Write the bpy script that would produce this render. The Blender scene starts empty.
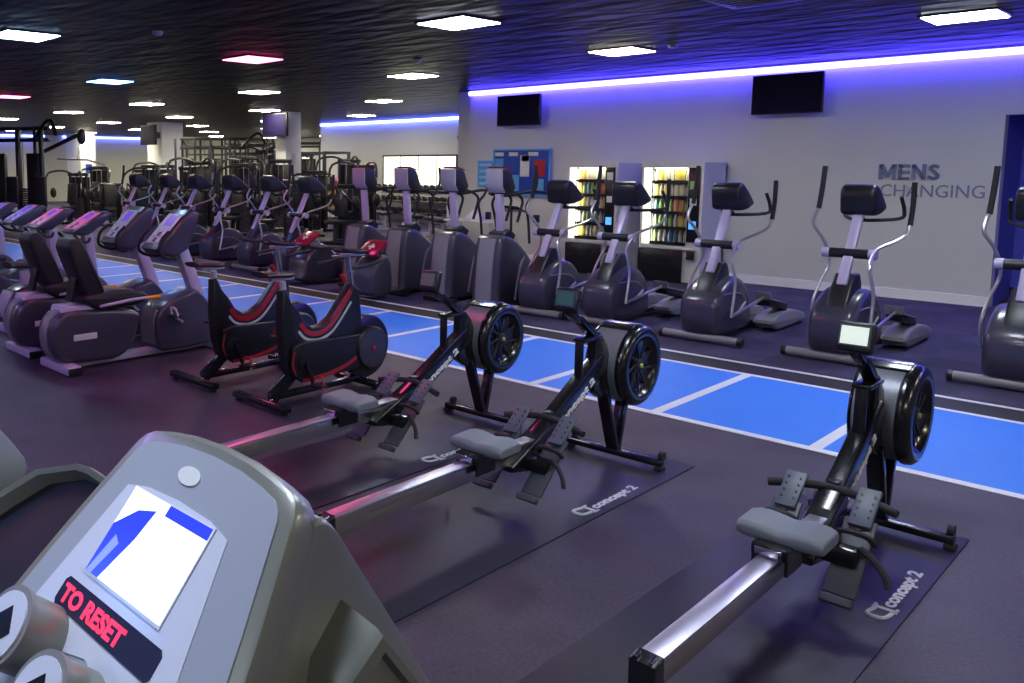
import bpy, bmesh, math, random
from mathutils import Vector, Matrix
S = bpy.context.scene
COL = S.collection
R = math.radians

# ---------------------------------------------------------------- camera
PPX, PPY, FPX, PITCH, YAW, CAMH = 319.6, 259.3, 839.6, .112, -.846, 1.8
cam = bpy.data.cameras.new('camera'); camo = bpy.data.objects.new('camera', cam); COL.objects.link(camo)
_cy, _sy, _cp, _sp = math.cos(YAW), math.sin(YAW), math.cos(PITCH), math.sin(PITCH)
_fw = Vector((_sy*_cp, _cy*_cp, -_sp)); _rt = Vector((_cy, -_sy, 0)); _up = _rt.cross(_fw)
camo.matrix_world = Matrix(((_rt.x, _up.x, -_fw.x, 0), (_rt.y, _up.y, -_fw.y, 0), (_rt.z, _up.z, -_fw.z, CAMH), (0, 0, 0, 1)))
cam.sensor_width = 36; cam.sensor_fit = 'HORIZONTAL'; cam.lens = FPX*36/1024
cam.shift_x = (512-PPX)/1024; cam.shift_y = -(341.5-PPY)/1024
cam.clip_start = .05; cam.clip_end = 200
S.camera = camo

# ---------------------------------------------------------------- world and exposure
w = bpy.data.worlds.new('world'); S.world = w; w.use_nodes = True
w.node_tree.nodes['Background'].inputs[0].default_value = (.16, .12, .34, 1)
w.node_tree.nodes['Background'].inputs[1].default_value = .15
S.view_settings.view_transform = 'Standard'; S.view_settings.look = 'None'
S.view_settings.gamma = 1; S.view_settings.use_curve_mapping = False
S.view_settings.exposure = 0.0
CEIL = 3.25
LW = 38.0     # strength of the white ceiling panels

# ---------------------------------------------------------------- materials
def mat(name, col, rough=.5, metal=0, emit=None, es=0, noise=0, nscale=20, bump=0, bscale=60, coat=0, trans=0):
    m = bpy.data.materials.new(name); m.use_nodes = True
    nt = m.node_tree; b = nt.nodes['Principled BSDF']
    b.inputs['Base Color'].default_value = (*col, 1)
    b.inputs['Roughness'].default_value = rough; b.inputs['Metallic'].default_value = metal
    if coat: b.inputs['Coat Weight'].default_value = coat; b.inputs['Coat Roughness'].default_value = .1
    if trans: b.inputs['Transmission Weight'].default_value = trans
    if emit: b.inputs['Emission Color'].default_value = (*emit, 1); b.inputs['Emission Strength'].default_value = es
    if noise or bump:
        tc = nt.nodes.new('ShaderNodeTexCoord')
    if noise:
        n = nt.nodes.new('ShaderNodeTexNoise'); n.inputs['Scale'].default_value = nscale; n.inputs['Detail'].default_value = 6
        nt.links.new(tc.outputs['Object'], n.inputs['Vector'])
        mx = nt.nodes.new('ShaderNodeMix'); mx.data_type = 'RGBA'
        mx.inputs[6].default_value = (*[c*(1-noise) for c in col], 1); mx.inputs[7].default_value = (*[min(1, c*(1+noise)) for c in col], 1)
        nt.links.new(n.outputs['Fac'], mx.inputs[0]); nt.links.new(mx.outputs[2], b.inputs['Base Color'])
    if bump:
        n2 = nt.nodes.new('ShaderNodeTexNoise'); n2.inputs['Scale'].default_value = bscale; n2.inputs['Detail'].default_value = 4
        nt.links.new(tc.outputs['Object'], n2.inputs['Vector'])
        bp = nt.nodes.new('ShaderNodeBump'); bp.inputs['Strength'].default_value = bump; bp.inputs['Distance'].default_value = .01
        nt.links.new(n2.outputs['Fac'], bp.inputs['Height']); nt.links.new(bp.outputs[0], b.inputs['Normal'])
    return m

BLK = mat('black_plastic', (.012, .012, .015), .35, noise=.2)
BLKG = mat('black_gloss_metal', (.009, .009, .012), .24, 0, coat=.3)
RUB = mat('rubber', (.016, .016, .02), .7, bump=.2)
DGREY = mat('dark_grey_plastic', (.050, .045, .072), .32, noise=.12, nscale=6, coat=.3)
MGREY = mat('mid_grey_plastic', (.22, .215, .235), .38, noise=.06)
LGREY = mat('light_grey_plastic', (.42, .42, .47), .4, noise=.05)
SILV = mat('silver_paint', (.54, .48, .66), .36, .12, noise=.05)
CHR = mat('chrome', (.75, .75, .78), .12, 1)
STEEL = mat('brushed_steel', (.56, .52, .66), .34, .9, noise=.06, nscale=8)
DSTEEL = mat('dark_mirror_steel', (.70, .70, .60), .24, 1, bump=.35, bscale=5)
PERF = mat('perforated_grey_mesh', (.22, .23, .27), .4, .3, noise=.35, nscale=160)
WHT = mat('white_paint', (.80, .80, .80), .5)
WHP = mat('white_plastic', (.62, .62, .64), .4)
RED = mat('red_plastic', (.45, .015, .03), .3, coat=.4)
GRN = mat('yellow_green_hub', (.45, .5, .12), .4)
SEATG = mat('grey_seat_foam', (.17, .19, .22), .55, bump=.1)
FOOTG = mat('grey_footrest_plastic', (.055, .06, .075), .45)
FLEXG = mat('slate_flex_foot', (.09, .11, .15), .45)
PINKGR = mat('glossy_red_panel', (.30, .01, .05), .25, coat=.5)
SCRP = mat('console_glass_purple', (.05, .03, .12), .15, emit=(.22, .10, .75), es=.7)
SCRPK = mat('console_pink_reflection', (.85, .16, .42), .3, coat=.5, emit=(.9, .1, .35), es=.25)  # pink lamp reflections painted into the overlay as colour and glow
SCRV = mat('console_violet_reflection', (.40, .25, .80), .3, coat=.5, emit=(.3, .15, .9), es=.2)  # violet reflections put into base colour and a faint emission
SCRK = mat('console_dark_screen', (.02, .035, .05), .12, coat=.5)
LCDG = mat('teal_lcd', (.03, .07, .075), .2, emit=(.05, .12, .13), es=.25)
LCDW = mat('lit_lcd', (.5, .55, .5), .3, emit=(.72, .82, .70), es=.75)
BLUEP = mat('blue_board', (.012, .055, .40), .6, noise=.1)
LBLUE = mat('light_blue_poster', (.10, .38, .80), .6, noise=.05)
PURP = mat('purple_poster', (.20, .15, .42), .6)
ORN = mat('orange_ball_rubber', (.85, .38, .03), .5)
PNK = mat('pink_ball_rubber', (.75, .22, .30), .5)
TVM = mat('dark_tv_screen', (.008, .005, .03), .6); TVM.node_tree.nodes['Principled BSDF'].inputs['Specular IOR Level'].default_value = .1
ARM = mat('satin_silver_tube', (.50, .49, .54), .3, .75)
PAPER = mat('paper', (.75, .77, .8), .7)
TEXTG = mat('blue_grey_letters', (.20, .23, .36), .5)
MATTX = mat('mat_lettering_paint', (.62, .62, .68), .6)
SEATB = mat('black_vinyl', (.012, .012, .016), .5, bump=.15)

# ---------------------------------------------------------------- mesh builder
class B:
    def __init__(s): s.bm = bmesh.new()
    def box(s, c, d, rx=0, ry=0, rz=0, bev=0, seg=2):
        m = Matrix.Translation(c) @ Matrix.Rotation(rz, 4, 'Z') @ Matrix.Rotation(ry, 4, 'Y') @ Matrix.Rotation(rx, 4, 'X') @ Matrix.Diagonal((*d, 1))
        r = bmesh.ops.create_cube(s.bm, size=1, matrix=m)
        if bev:
            es = list({e for v in r['verts'] for e in v.link_edges})
            bmesh.ops.bevel(s.bm, geom=es, offset=bev, segments=seg, affect='EDGES', profile=.5)
        return s
    def rings(s, rs, caps=True, closed=False):
        vs = [[s.bm.verts.new(p) for p in r] for r in rs]
        n = len(vs[0]); k = len(vs)
        for i in range(k if closed else k-1):
            a, b = vs[i], vs[(i+1) % k]
            for j in range(n): s.bm.faces.new((a[j], a[(j+1) % n], b[(j+1) % n], b[j]))
        if caps and not closed:
            s.bm.faces.new(list(reversed(vs[0]))); s.bm.faces.new(vs[-1])
        return s
    def tube(s, pts, r, n=8, smooth=0, r2=None, closed=False):
        P = [Vector(p) for p in pts]
        if smooth: P = cat(P, smooth, closed)
        k = len(P); rs = []
        t0 = None; u = None
        for i in range(k):
            if closed: t = (P[(i+1) % k]-P[i-1]).normalized()
            else: t = ((P[min(i+1, k-1)]-P[i]).normalized() + (P[i]-P[max(i-1, 0)]).normalized()).normalized()
            if u is None:
                u = t.cross(Vector((0, 0, 1)));
                if u.length < .05: u = t.cross(Vector((0, 1, 0)))
                u.normalize()
            else: u = (u - t*u.dot(t)).normalized()
            v = t.cross(u)
            rr = r if r2 is None else r+(r2-r)*i/(k-1)
            rs.append([P[i]+(u*math.cos(a)+v*math.sin(a))*rr for a in [2*math.pi*j/n for j in range(n)]])
        return s.rings(rs, closed=closed)
    def bar(s, p0, p1, w, h, bev=.004):     # rectangular bar from p0 to p1; w along the sideways axis
        p0, p1 = Vector(p0), Vector(p1); t = p1-p0; L = t.length; t.normalize()
        side = Vector((1, 0, 0)) if abs(t.x) < .9 else Vector((0, 1, 0))
        side = (side-t*side.dot(t)).normalized(); up = t.cross(side)
        m = Matrix(((side.x, t.x, up.x, 0), (side.y, t.y, up.y, 0), (side.z, t.z, up.z, 0), (0, 0, 0, 1)))
        m = Matrix.Translation((p0+p1)/2) @ m @ Matrix.Diagonal((w, L, h, 1))
        r = bmesh.ops.create_cube(s.bm, size=1, matrix=m)
        if bev:
            es = list({e for v in r['verts'] for e in v.link_edges})
            bmesh.ops.bevel(s.bm, geom=es, offset=bev, segments=2, affect='EDGES', profile=.5)
        return s
    def cyl(s, p0, p1, r, n=16, r2=None):
        return s.tube([p0, p1], r, n, r2=r2)
    def side(s, pts, x0, x1, rnd=0, smooth=0, ax='x'):   # polygon extruded along an axis with rounded rims
        P = [Vector((p[0], p[1], 0)) for p in pts]
        if smooth: P = cat(P, smooth, True)
        c = sum(P, Vector())/len(P)
        A = .5*sum(P[i-1].x*P[i].y-P[i].x*P[i-1].y for i in range(len(P)))
        if A < 0: P = list(reversed(P))
        def inset(d):
            out = []
            n = len(P)
            for i in range(n):
                e1 = (P[i]-P[i-1]); e2 = (P[(i+1) % n]-P[i])
                n1 = Vector((-e1.y, e1.x, 0)).normalized(); n2 = Vector((-e2.y, e2.x, 0)).normalized()
                nn = (n1+n2)
                if nn.length < .2: nn = n1
                nn.normalize(); out.append(P[i]+nn*d/max(.6, nn.dot(n1)))
            return out
        lv = [(x0, 0), (x1, 0)]
        if rnd:
            lv = [(x0, rnd), (x0+rnd*.13, rnd*.5), (x0+rnd*.5, rnd*.13), (x0+rnd, 0), (x1-rnd, 0), (x1-rnd*.5, rnd*.13), (x1-rnd*.13, rnd*.5), (x1, rnd)]
        rs = []
        for x, d in lv:
            q = inset(d) if d else P
            if ax == 'x': rs.append([Vector((x, p.x, p.y)) for p in q])
            elif ax == 'y': rs.append([Vector((p.x, x, p.y)) for p in q])
            else: rs.append([Vector((p.x, p.y, x)) for p in q])
        return s.rings(rs)
    def lathe(s, prof, c, ax='x', n=32):      # prof: (along, radius)
        rs = []
        for a, r in prof:
            ring = []
            for j in range(n):
                t = 2*math.pi*j/n; u, v = math.cos(t)*r, math.sin(t)*r
                o = (a, u, v) if ax == 'x' else ((u, a, v) if ax == 'y' else (u, v, a))
                ring.append(Vector(c)+Vector(o))
            rs.append(ring)
        return s.rings(rs)
    def ball(s, c, r, n=12, rx=0):
        m = Matrix.Translation(c) @ Matrix.Rotation(rx, 4, 'X') @ Matrix.Diagonal((*(r if hasattr(r, '__len__') else (r, r, r)), 1))
        bmesh.ops.create_uvsphere(s.bm, u_segments=n, v_segments=max(6, n//2+2), radius=1, matrix=m); return s
    def xf(s, m): bmesh.ops.transform(s.bm, matrix=m, verts=s.bm.verts[:]); return s
    def go(s, name, m, parent=None, ang=38):
        bm = s.bm
        bmesh.ops.recalc_face_normals(bm, faces=bm.faces[:])
        for f in bm.faces: f.smooth = True
        for e in bm.edges:
            if len(e.link_faces) == 2 and e.calc_face_angle(0) > R(ang): e.smooth = False
        me = bpy.data.meshes.new(name); bm.to_mesh(me); bm.free()
        if m: me.materials.append(m)
        o = bpy.data.objects.new(name, me); COL.objects.link(o)
        if parent: o.parent = parent
        return o

def cat(P, k, closed=False):
    P = [Vector(p) for p in P]
    n = len(P); out = []
    rng = n if closed else n-1
    for i in range(rng):
        p0 = P[i-1] if (closed or i > 0) else P[0]; p1 = P[i]; p2 = P[(i+1) % n]
        p3 = P[(i+2) % n] if (closed or i+2 < n) else P[-1]
        for j in range(k):
            t = j/k
            out.append(.5*((2*p1)+(p2-p0)*t+(2*p0-5*p1+4*p2-p3)*t*t+(3*p1-p0-3*p2+p3)*t**3))
    if not closed: out.append(P[-1])
    return out

def tag(o, label=None, cat_=None, group=None, kind=None):
    if label: o['label'] = label
    if cat_: o['category'] = cat_
    if group: o['group'] = group
    if kind: o['kind'] = kind
    return o
def thing(name, label, cat_, loc=(0, 0, 0), rz=0, group=None):
    o = bpy.data.objects.new(name, None); COL.objects.link(o); o.location = loc; o.rotation_euler = (0, 0, rz); o.empty_display_size = .1
    return tag(o, label, cat_, group)
def dup(o, loc=None, label=None, rz=None, parent=None):
    c = o.copy(); COL.objects.link(c)
    if parent is not None: c.parent = parent
    for ch in list(o.children): dup(ch, parent=c)
    if loc is not None: c.location = loc
    if rz is not None: c.rotation_euler = (0, 0, rz)
    if label: c['label'] = label
    return c
def lettering(txt, size, M, m, parent=None, ext=.003, off=0, sx=1, name='lettering', align='LEFT', fit=None):
    cu = bpy.data.curves.new(name, 'FONT'); cu.body = txt; cu.size = size; cu.extrude = ext; cu.offset = off
    cu.align_x = align; cu.align_y = 'BOTTOM_BASELINE' if False else 'BOTTOM'; cu.resolution_u = 3
    t = bpy.data.objects.new(name, cu); COL.objects.link(t); bpy.context.view_layer.update()
    me = bpy.data.meshes.new_from_object(t.evaluated_get(bpy.context.evaluated_depsgraph_get()))
    bpy.data.objects.remove(t); bpy.data.curves.remove(cu)
    if fit:
        xs = [v.co.x for v in me.vertices]; ys = [v.co.y for v in me.vertices]
        kx = fit[0]/(max(xs)-min(xs)); ky = fit[1]/(max(ys)-min(ys))
        x0 = min(xs); y0 = min(ys)
        me.transform(Matrix.Diagonal((kx, ky, 1, 1)) @ Matrix.Translation((-x0, -y0, 0)))
    me.transform(M); me.materials.clear(); me.materials.append(m); me.name = name
    o = bpy.data.objects.new(name, me); COL.objects.link(o)
    if parent: o.parent = parent
    return o
def frame(o, r, u):      # matrix: text x -> r, text y -> u, text z -> r x u
    r, u = Vector(r).normalized(), Vector(u).normalized(); n = r.cross(u)
    return Matrix(((r.x, u.x, n.x, o[0]), (r.y, u.y, n.y, o[1]), (r.z, u.z, n.z, o[2]), (0, 0, 0, 1)))
def struct(o): o['kind'] = 'structure'; return o
# ================================================================ the room
def room_box(name, x0, x1, y0, y1, z0, z1, m):
    return struct(B().box(((x0+x1)/2, (y0+y1)/2, (z0+z1)/2), (x1-x0, y1-y0, z1-z0)).go(name, m))
def floor_mat(name, c1, c2, tile=None, rough=.55):
    m = bpy.data.materials.new(name); m.use_nodes = True; nt = m.node_tree; b = nt.nodes['Principled BSDF']; b.inputs['Roughness'].default_value = rough
    tc = nt.nodes.new('ShaderNodeTexCoord')
    n = nt.nodes.new('ShaderNodeTexNoise'); n.inputs['Scale'].default_value = 62; n.inputs['Detail'].default_value = 5; n.inputs['Roughness'].default_value = .8
    n2 = nt.nodes.new('ShaderNodeTexNoise'); n2.inputs['Scale'].default_value = 1.4; n2.inputs['Detail'].default_value = 4
    ad = nt.nodes.new('ShaderNodeMath'); ad.operation = 'MULTIPLY_ADD'; ad.inputs[1].default_value = .55
    mu = nt.nodes.new('ShaderNodeMath'); mu.operation = 'MULTIPLY'; mu.inputs[1].default_value = .45
    cr = nt.nodes.new('ShaderNodeValToRGB'); cr.color_ramp.elements[0].position = .40; cr.color_ramp.elements[1].position = .62
    cr.color_ramp.elements[0].color = (*c1, 1); cr.color_ramp.elements[1].color = (*c2, 1)
    L = nt.links.new
    L(tc.outputs['Object'], n.inputs['Vector']); L(tc.outputs['Object'], n2.inputs['Vector'])
    L(n2.outputs['Fac'], mu.inputs[0]); L(n.outputs['Fac'], ad.inputs[0]); L(mu.outputs[0], ad.inputs[2]); L(ad.outputs[0], cr.inputs[0])
    out = cr.outputs[0]
    if tile:
        ck = nt.nodes.new('ShaderNodeTexChecker'); ck.inputs['Scale'].default_value = tile
        ck.inputs[1].default_value = (1, 1, 1, 1); ck.inputs[2].default_value = (.72, .72, .72, 1)
        L(tc.outputs['Object'], ck.inputs[0])
        mx = nt.nodes.new('ShaderNodeMix'); mx.data_type = 'RGBA'; mx.blend_type = 'MULTIPLY'; mx.inputs[0].default_value = 1
        L(out, mx.inputs[6]); L(ck.outputs[0], mx.inputs[7]); out = mx.outputs[2]
    L(out, b.inputs['Base Color'])
    bp = nt.nodes.new('ShaderNodeBump'); bp.inputs['Strength'].default_value = .35; bp.inputs['Distance'].default_value = .004
    L(n.outputs['Fac'], bp.inputs['Height']); L(bp.outputs[0], b.inputs['Normal'])
    return m
FLOORM = floor_mat('speckled_rubber_floor', (.020, .013, .028), (.082, .058, .100))
CARP = floor_mat('blue_grey_carpet_tiles', (.030, .024, .070), (.068, .058, .145), tile=2.0, rough=.9)
MATM = floor_mat('smooth_rubber_mat', (.013, .009, .026), (.023, .016, .042), rough=.45)
WALLM = mat('wall_paint', (.62, .63, .62), .6, noise=.03, nscale=2)
WALLW = mat('warm_wall_paint', (.62, .62, .54), .6, noise=.03, nscale=2)
BLUEW = mat('blue_wall', (.10, .11, .70), .6)  # one saturated blue for the recess walls
TRIMM = mat('white_skirting', (.92, .92, .94), .4)

def ceil_mat():
    m = bpy.data.materials.new('dark_ceiling_tiles'); m.use_nodes = True; nt = m.node_tree; b = nt.nodes['Principled BSDF']; L = nt.links.new
    tc = nt.nodes.new('ShaderNodeTexCoord')
    br = nt.nodes.new('ShaderNodeTexBrick'); br.offset = 0; br.inputs['Scale'].default_value = 1
    br.inputs['Brick Width'].default_value = .6; br.inputs['Row Height'].default_value = .6; br.inputs['Mortar Size'].default_value = .014
    br.inputs['Color1'].default_value = (.004, .004, .007, 1); br.inputs['Color2'].default_value = (.009, .009, .016, 1); br.inputs['Mortar'].default_value = (.006, .006, .008, 1)
    L(tc.outputs['Object'], br.inputs['Vector']); L(br.outputs['Color'], b.inputs['Base Color'])
    b.inputs['Roughness'].default_value = .42; b.inputs['Specular IOR Level'].default_value = .05
    mp = nt.nodes.new('ShaderNodeMapping'); mp.inputs['Scale'].default_value = (1.6, 3.6, 1)
    n = nt.nodes.new('ShaderNodeTexNoise'); n.inputs['Scale'].default_value = 1.1; n.inputs['Detail'].default_value = 1
    L(tc.outputs['Object'], mp.inputs['Vector']); L(mp.outputs[0], n.inputs['Vector'])
    bp = nt.nodes.new('ShaderNodeBump'); bp.inputs['Strength'].default_value = 1.0; bp.inputs['Distance'].default_value = .05
    L(n.outputs['Fac'], bp.inputs['Height'])
    bp2 = nt.nodes.new('ShaderNodeBump'); bp2.invert = True; bp2.inputs['Strength'].default_value = .6; bp2.inputs['Distance'].default_value = .01
    L(br.outputs['Fac'], bp2.inputs['Height']); L(bp.outputs[0], bp2.inputs['Normal']); L(bp2.outputs[0], b.inputs['Normal'])
    return m
room_box('floor', -42, 7, -6, 7.88, -.1, 0, FLOORM)
struct(B().box((-17.5, 10.615, -.05), (49, 5.47, .1)).go('floor_far', CARP)).name = 'floor'
struct(B().box((-17.5, 21.7, -.05), (49, 16.7, .1)).go('floor', FLOORM))
room_box('ceiling', -42, 7, -6, 30.05, CEIL, CEIL+.1, ceil_mat())
XR0, XR1, YW = -10.6, -2.25, 13.35
room_box('wall_right', XR0, XR1, YW, YW+.2, 0, CEIL, WALLM)
room_box('wall_right', XR1, 7, YW, YW+.2, 2.42, CEIL, WALLM)
room_box('wall_right', XR0-.38, XR0, YW+.12, YW+.5, 0, CEIL, WALLM)
room_box('wall_right', XR0-.2, XR0, YW+.5, 19.9, 0, CEIL, WALLM)
room_box('wall_recess', XR1-.2, 7, 14.6, 14.8, 0, 2.6, BLUEW)
room_box('wall_recess', XR1-.2, XR1, YW+.2, 14.6, 0, 2.6, BLUEW)
room_box('ceiling', XR1, 7, YW+.2, 14.6, 2.55, 2.6, WALLM)
room_box('trim_1', XR1, 7, 14.575, 14.6, 0, .14, BLKG)
room_box('wall_back', -22.3, XR0, 19.8, 20, 0, CEIL, WALLM)
room_box('wall_back', -22.3, -22.1, 20, 29.9, 0, CEIL, WALLM)
room_box('wall_far', -42, -22.1, 29.8, 30, 0, CEIL, WALLW)
room_box('wall_left', -40.1, -39.9, 12, 30, 0, CEIL, WALLW)
room_box('wall_left', -42.1, -41.9, -6, 12, 0, CEIL, WALLM)
room_box('wall_near', -42, 7, -6.2, -6, 0, CEIL, WALLM)
room_box('wall_east', 7, 7.2, -6, 15, 0, CEIL, WALLM)
room_box('baseboard_right', XR0, XR1, YW-.02, YW, 0, .13, TRIMM)
room_box('baseboard_back', -22.1, XR0-.2, 19.78, 19.8, 0, .13, TRIMM)

# far bright windows on the back part of the building
WINM = mat('window_daylight', (.6, .6, .5), .5, emit=(.95, 1.0, .78), es=1.6)
k = 1
for (cx, ww, zz) in ((-38.2, 1.6, 1.3), (-35.2, 1.6, 1.3), (-32, 1.6, 1.3), (-28.6, 1.6, 1.3), (-25.3, 1.6, 1.3)):
    f = struct(B().box((cx, 29.76, zz), (ww+.12, .08, 2.1)).go('window_%d' % k, BLK))
    B().box((cx, 29.70, zz), (ww, .03, 1.98)).go('pane', WINM, f); k += 1
f = struct(B().box((-17.65, 19.77, 1.53), (3.1, .06, 1.16)).go('window_%d' % k, BLK))
for i in range(4): B().box((-18.77+i*.75, 19.73, 1.53), (.70, .02, 1.06)).go('pane', WINM, f)

# columns
COLM = mat('column_white_paint', (.92, .92, .90), .5)
for n_, (x0, y0, x1, y1) in {'column': (-25.95, 15.0, -25, 15.85), 'columnb': (-18.45, 14.7, -18, 15.25), 'columnc': (-37.4, 17.35, -36, 18.1)}.items():
    lab = {'column': 'wide white square column behind the ellipticals with a black box at its top', 'columnb': 'slim white column behind the middle ellipticals holding a black monitor',
           'columnc': 'white column with a small blue sign near the far left wall'}[n_]
    c = B().box(((x0+x1)/2, (y0+y1)/2, CEIL/2), (x1-x0, y1-y0, CEIL), bev=.01).go('column', COLM)
    tag(c, lab, 'column')
    if n_ == 'columnc': B().box((-35.99, 17.75, 1.62), (.03, .3, .42)).go('small_sign', BLUEP, c)
    if n_ == 'columnb': B().box((-17.99, 14.95, 1.95), (.02, .16, .3)).go('small_sign', PAPER, c)

# LED strips
LED = mat('blue_led', (.2, .2, .6), .4, emit=(.07, .05, 1.0), es=30)
LED2 = mat('pale_blue_led', (.2, .2, .6), .4, emit=(.12, .16, 1.0), es=16)
CHAN = mat('strip_channel', (.4, .4, .45), .5)
def strip(p0, p1, lab, m=LED, d=(0, -1)):
    p0, p1 = Vector(p0), Vector(p1); c = (p0+p1)/2; L = (p1-p0).length; al = abs((p1-p0).x) > .1
    t = thing('led_strip_light', lab, 'light strip', (c.x, c.y, c.z), 0, 'blue light strips under the ceiling')
    B().box((0, 0, .052), (L, .05, .015) if al else (.05, L, .015)).go('channel', CHAN, t)
    B().tube([(-L/2, 0, 0), (L/2, 0, 0)] if al else [(0, -L/2, 0), (0, L/2, 0)], .045, 10).go('glowing_tube', m, t)
strip((-10.55, 13.27, 3.18), (6.9, 13.27, 3.18), 'long blue light strip along the top of the right wall above the televisions')
strip((-22.2, 19.72, 3.18), (-11.1, 19.72, 3.18), 'blue light strip above the dumbbell racks on the back wall', LED2)
strip((-39.7, 12.5, 3.18), (-39.7, 17.3, 3.18), 'pale blue light strip on the far left wall, left of the sign column', LED2)
strip((-39.8, 18.3, 3.18), (-39.8, 23.4, 3.18), 'pale blue light strip on the far left wall, right of the sign column', LED2)
strip((-41.8, 5.5, 3.18), (-41.8, 11.8, 3.18), 'pale blue light strip behind the cable tower at far left', LED2)

# ceiling lamps on their grid, with out-of-view ones added to light the foreground
def lm(n, c, s): return mat(n, (.8, .8, .8), .5, emit=c, es=s)
LWARM = lm('lamp_warm_white', (1, .93, .74), LW); LFAR = lm('lamp_far_warm_white', (1, .93, .72), LW*1.9); LCOOL = lm('lamp_cool_white', (.78, .86, 1), LW*1.1); LVIO = lm('lamp_violet_added', (.45, .22, 1), LW*.9)  # violet lamps hang out of view only, added for a purple tint
LBLU = lm('lamp_blue', (.14, .34, 1), LW*.7); LPINK = lm('lamp_pink', (1, .08, .30), LW*.6); LICE = lm('lamp_ice_blue', (.42, .66, 1), LW*.8)
rim = B().box((0, 0, -.008), (.64, .64, .016), bev=.004).go('frame_src', BLK); face = B().box((0, 0, -.018), (.59, .59, .010), bev=.003).go('diffuser_src', None)
def lamp(x, y, m, lab):
    t = thing('ceiling_light', lab, 'ceiling light', (x, y, CEIL), 0, 'square ceiling lights')
    a = rim.copy(); a.name = 'frame'; COL.objects.link(a); a.parent = t
    b = face.copy(); b.data = meshes[m.name]; b.name = 'diffuser'; COL.objects.link(b); b.parent = t
meshes = {}
for m in (LWARM, LCOOL, LBLU, LPINK, LICE, LVIO, LFAR):
    me = face.data.copy(); me.materials.clear(); me.materials.append(m); meshes[m.name] = me
XS = [2.5, -1.55, -5.55, -9.4, -13.5, -17.9, -22.1, -26.6, -31, -35.5]  # first column is out of view, added to brighten the treadmill console's side
YS = [-2.8, .5, 3.9, 7.1, 10.35, 13.9, 17.5, 21, 24.5, 28]
colmap = {(-9.4, 3.9): LICE, (-13.5, 7.1): LBLU, (-17.9, 7.1): LPINK, (-9.4, 7.1): LPINK, (-5.55, 7.1): LCOOL, (-5.55, 3.9): LPINK,
          (-1.55, 3.9): LCOOL, (-1.55, .5): LCOOL, (-9.4, .5): LVIO, (-5.55, .5): LVIO, (-13.5, 3.9): LCOOL, (-1.55, 7.1): LCOOL, (-13.5, .5): LICE, (-17.9, 3.9): LBLU, (-1.55, -2.8): LCOOL, (-5.55, -2.8): LBLU, (-9.4, -2.8): LPINK}  # lamps before the camera's view are unseen, coloured to tint the foreground
special = {(-2.1, 10.25)}
mname = {LWARM: 'warm white', LCOOL: 'cool white', LBLU: 'blue', LPINK: 'pink red', LICE: 'ice blue', LVIO: 'violet', LFAR: 'warm white'}
where = {(-5.55, 10.35): 'warm white square ceiling light in front of the long blue strip, above the vending machines', (-5.55, 7.1): 'cool white square ceiling light at top centre of the photo, nearest of its row',
         (-9.4, 7.1): 'pink red square ceiling light, the nearest of the two red ones', (-17.9, 7.1): 'small pink red square ceiling light far away at the left', (-9.4, 3.9): 'ice blue square ceiling light at the upper left, the largest on the left',
         (-13.5, 7.1): 'blue square ceiling light between the pink one and the small red one'}
rows = {.5: 'added near', 3.9: 'second', 7.1: 'third', 10.35: 'fourth', 13.9: 'fifth', 17.5: 'sixth', 21: 'seventh', 24.5: 'eighth', 28: 'ninth', -2.8: 'added nearest'}
for x in XS:
    for y in YS:
        if y > 13 and x > -11: continue
        if y > 18 and x > -22.6: continue
        if x < -39.5 and y > 12: continue
        if x < -20 and y < 8: continue
        if y > 25 and x < -36: continue
        if x > 0 and (y > 12 or y < -1): continue
        if x < 0 and x > -3 and y > 9:
            lamp(-2.12, 10.3, LCOOL, 'bright white square ceiling light at the upper right corner near the blue strip'); continue
        m = colmap.get((x, y), LFAR if x < -15 and y > 9 else LWARM)
        lab = where.get((x, y)) or '%s square ceiling light, %s in the %s row along the blue ceiling strip' % (mname[m], {2.5: 'outermost and added,', -1.55: 'first and added,', -5.55: 'second', -9.4: 'third', -13.5: 'fourth', -17.9: 'fifth', -22.1: 'sixth', -26.6: 'seventh', -31: 'eighth', -35.5: 'ninth', -39: 'tenth'}[x], rows[y])
        lamp(x-(.08 if x == -5.55 else 0), y-((.22 if y > 7 else 0) if x == -5.55 else 0), m, lab)
bpy.data.objects.remove(rim); bpy.data.objects.remove(face)
# detector domes and a vent
for (x, y, lab) in ((-8.2, 4.9, 'white round smoke detector on the dark ceiling left of the pink light'), (-8.0, 8.9, 'small white smoke detector on the ceiling near the middle white lights'), (-4.95, 10.1, 'small white detector beside the ceiling light over the vending machines')):
    d = thing('smoke_detector', lab, 'smoke detector', (x, y, CEIL)); B().lathe([(-.045, .02), (-.04, .045), (-.012, .06), (0, .06)], (0, 0, 0), 'z', 16).go('dome', WHP, d)
d = thing('ceiling_vent', 'dark square air vent in the ceiling above the right television', 'air vent', (-3.05, 7.8, CEIL))
b = B().box((0, 0, -.01), (.8, .8, .012), bev=.004); b.go('frame', BLK, d)
b = B()
for i in range(7): b.box((0, -.33+i*.11, -.010), (.7, .04, .010), rx=.3)
b.go('louvre_panel', BLK, d)

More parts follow.
